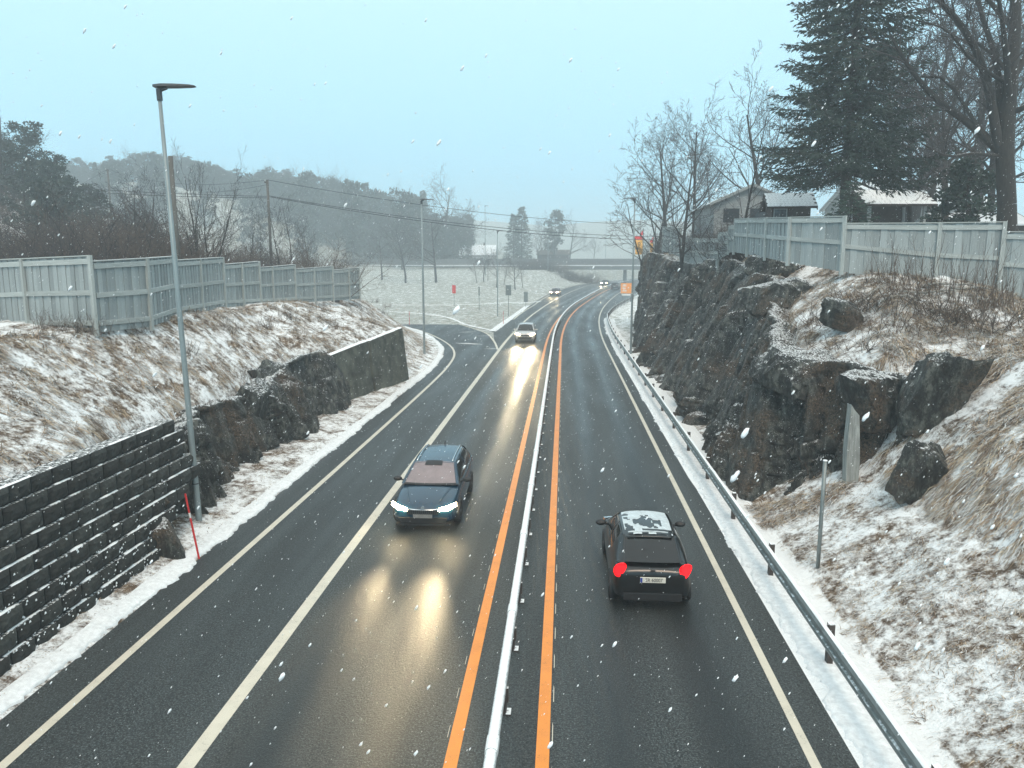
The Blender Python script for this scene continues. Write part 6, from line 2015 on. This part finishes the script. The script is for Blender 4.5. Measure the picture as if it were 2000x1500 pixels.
    if chimney:
        for x in chimney:
            mb = MB(); mb.box((x - 0.3, -0.3, hw + hr - 0.4), (x + 0.3, 0.3, hw + hr + 0.8)); mb.build('chimney', M['dark_wood'], root)
    return root

def place(u, v, Y):
    p = at_y(u, v, Y)
    return p
# white house: gable end to the camera
p = place(1462, 425, 60); pe = place(1462, 402, 60)
g = float(H(p[0], p[1], False))
hw = float(pe[2] - g) + 0.2
gable_house('white_house', (p[0], 63.5, g), R(-90), 8.5, 5.6, hw, 1.25, 'siding', 'roof_full', 'white clapboard house with a snowy roof behind the thin tree', over=0.4,
            windows=(('f', -2.4, -1.3, hw - 1.9, hw - 0.6),), siding=False)
# board-clad front of that house with dark windows is built on the gable facing the camera
ph = bpy.data.objects['white_house']
for k, (y0, y1) in enumerate(((-2.2, -0.8), (-0.2, 1.2))):
    mb = MB(); mb.box((8.5 / 2 + 0.02, y0, hw - 1.6), (8.5 / 2 + 0.05, y1, hw - 0.35)); wf = mb.build('window', M['siding'], ph)
    mb = MB(); mb.box((8.5 / 2 + 0.052, y0 + 0.1, hw - 1.5), (8.5 / 2 + 0.065, y1 - 0.1, hw - 0.45)); mb.build('pane', M['win_dark'], wf)
z = 0.3
bdm = None
while z < hw + 1.15:
    half = 2.8 if z < hw else 2.8 * (1 - (z - hw) / 1.25)
    if z < hw - 1.7 or z > hw - 0.3:
        mb = MB(); mb.prism([(8.5 / 2 - 0.01, -half, z), (8.5 / 2 + 0.03, -half, z + 0.01), (8.5 / 2 + 0.004, -half, z + 0.19)], (0, 2 * half, 0)); mb.build('cladding_board', M['siding'], ph)
    z += 0.2
# garden shed with shingle roof
p = place(1548, 425, 44); pe = place(1548, 411, 44); pt = place(1548, 379, 44)
g = float(H(p[0], p[1], False)); hw = float(pe[2] - g) + 0.25; hr = float(pt[2] - pe[2]) - 0.25
gable_house('garden_shed', (p[0] - 0.05, 44 + 0.9, g), R(-6), 2.1, 2.2, hw, hr, 'dark_wood', 'roof_snow', 'small garden shed with a snow-dusted shingle roof', over=0.3, shingles=True, cat='shed',
            windows=(('f', -0.95, -0.2, hw - 0.75, hw - 0.15),))
p = place(1745, 425, 44); pe = place(1745, 407, 44); pt = place(1745, 373, 44)
g = float(H(p[0], p[1], False)); hw = float(pe[2] - g) + 0.25; hr = float(pt[2] - pe[2]) - 0.25
gable_house('carport', (p[0] + 0.1, 44 + 1.2, g), R(4), 3.4, 2.6, hw, hr, 'dark_wood', 'roof_snow', 'open carport with white posts and a snow-dusted shingle roof', over=0.3, shingles=True, cat='carport', posts=True)
p = place(1770, 425, 66); pt = place(1770, 352, 66)
g = float(H(p[0], p[1], False))
gable_house('grey_house', (p[0] + 1.5, 70, g), R(12), 11, 7, float(pt[2] - g) - 1.9, 2.0, 'siding', 'roof_full', 'pale house with a long snowy roof behind the carport', windows=(('f', -3, -1.8, 2, 3.2), ('f', 0, 1.2, 2, 3.2)))
p = place(1900, 425, 46); g = float(H(p[0], p[1], False))
gable_house('garden_shed', (p[0] + 0.4, 47, g), R(3), 4.6, 3, float(place(1900, 427, 46)[2] - g) - 0.3, 0.6, 'dark_wood', 'roof_full', 'low snowy roof peeping over the fence beside the massive tree', cat='shed')
# far house beyond the overpass
p = place(932, 506, 246)
gable_house('far_house', (p[0], 250, min(5.5, float(p[2]) - 2.5)), R(0), 11.5, 7, float(place(932, 497, 246)[2]) - min(5.5, float(p[2]) - 2.5), float(place(932, 478, 246)[2] - place(932, 497, 246)[2]), 'house_far', 'roof_full', 'hazy white house with two chimneys beyond the field road', chimney=(-2.5, 2.0),
            windows=(('f', -3.2, -2.2, 2.0, 3.4), ('f', -1.4, -0.4, 2.0, 3.4), ('f', 1.0, 2.0, 2.0, 3.4)))
p = place(1080, 506, 262)
gable_house('far_house', (p[0], 266, 3.5), R(0), 11, 7, float(place(1080, 497, 262)[2]) - 3.5, 1.6, 'dark_wood', 'brush', 'faint dark low house behind the overpass', chimney=(-4.0,))

# ------------------------------------------------------------------ falling snow
r = np.random.default_rng(123)
def flakes(name, n, box, smin, smax, seed, label, fine=False):
    q = np.random.default_rng(seed)
    P = np.stack([q.uniform(box[0], box[1], n), q.uniform(box[2], box[3], n), q.uniform(box[4], box[5], n)], 1)
    z0 = H(P[:, 0], P[:, 1], False)
    P = P[P[:, 2] > z0 + 0.1]
    P = P[np.linalg.norm(P - CAM, axis=1) > 1.1]
    near = np.linalg.norm(P - CAM, axis=1) < 9.0
    P = P[near] if fine else P[~near]
    n = len(P)
    S = q.uniform(smin, smax, n) * (0.6 + 0.8 * q.random(n) ** 3)
    base = np.array([(1, 0, 0), (-1, 0, 0), (0, 1, 0), (0, -1, 0), (0, 0, 1.9), (0, 0, -1.9)], float) * 0.5
    # fluffy aggregates hang slightly tilted by the wind
    sh = np.array([[1, 0, 0.55], [0, 1, 0.1], [0, 0, 1]])
    O = (base @ sh.T)[None] * (S[:, None, None]) * q.uniform(0.6, 1.3, (n, 6, 1))
    V = (P[:, None] + O).reshape(-1, 3)
    f = np.array([(0, 2, 4), (2, 1, 4), (1, 3, 4), (3, 0, 4), (2, 0, 5), (1, 2, 5), (3, 1, 5), (0, 3, 5)])
    F = (np.arange(n)[:, None, None] * 6 + f[None]).reshape(-1, 3)
    if fine:      # close flakes: fluffy clumps of several crystals
        bm = bmesh.new(); bmesh.ops.create_icosphere(bm, subdivisions=2, radius=0.5)
        ib = np.array([v.co[:] for v in bm.verts]); bm.faces.ensure_lookup_table()
        f = np.array([[v.index for v in fc.verts] for fc in bm.faces]); bm.free()
        O = ((ib * [0.8, 0.8, 1.5]) @ sh.T)[None] * S[:, None, None] * q.uniform(0.7, 1.25, (n, len(ib), 1))
        V = (P[:, None] + O).reshape(-1, 3)
        F = (np.arange(n)[:, None, None] * len(ib) + f[None]).reshape(-1, 3)
    return mk(name, V, F, M['flake'], label=label, cat='snowfall', kind='stuff')
flakes('falling_snow', 52000, (-22, 22, 2.0, 45, 0, 14), 0.007, 0.019, 5, 'wet snowflakes drifting through the air over the road')
flakes('falling_snow', 52000, (-22, 22, 2.0, 45, 0, 14), 0.007, 0.019, 5, 'closer wet snowflakes drifting in front of the viewpoint', True)
flakes('falling_snow', 130, (-4, 4, 1.6, 5.0, 4.0, 9.0), 0.010, 0.022, 6, 'few large snowflakes drifting close to the viewpoint', True)

# ------------------------------------------------------------------ haze of the snowfall
mb = MB(); mb.box((-440, -30, -4.0), (440, 980, 52))
hz_m = bpy.data.materials.new('snow_haze'); hz_m.use_nodes = True
nt = hz_m.node_tree; nt.nodes.clear()
o_ = nt.nodes.new('ShaderNodeOutputMaterial'); v_ = nt.nodes.new('ShaderNodeVolumePrincipled')
v_.inputs['Color'].default_value = (0.86, 0.95, 1.0, 1)
v_.inputs['Density'].default_value = 0.0022
v_.inputs['Anisotropy'].default_value = 0.2
nt.links.new(v_.outputs[0], o_.inputs['Volume'])
mb.build('haze', hz_m, label='pale snow haze filling the air', cat='haze', kind='stuff')
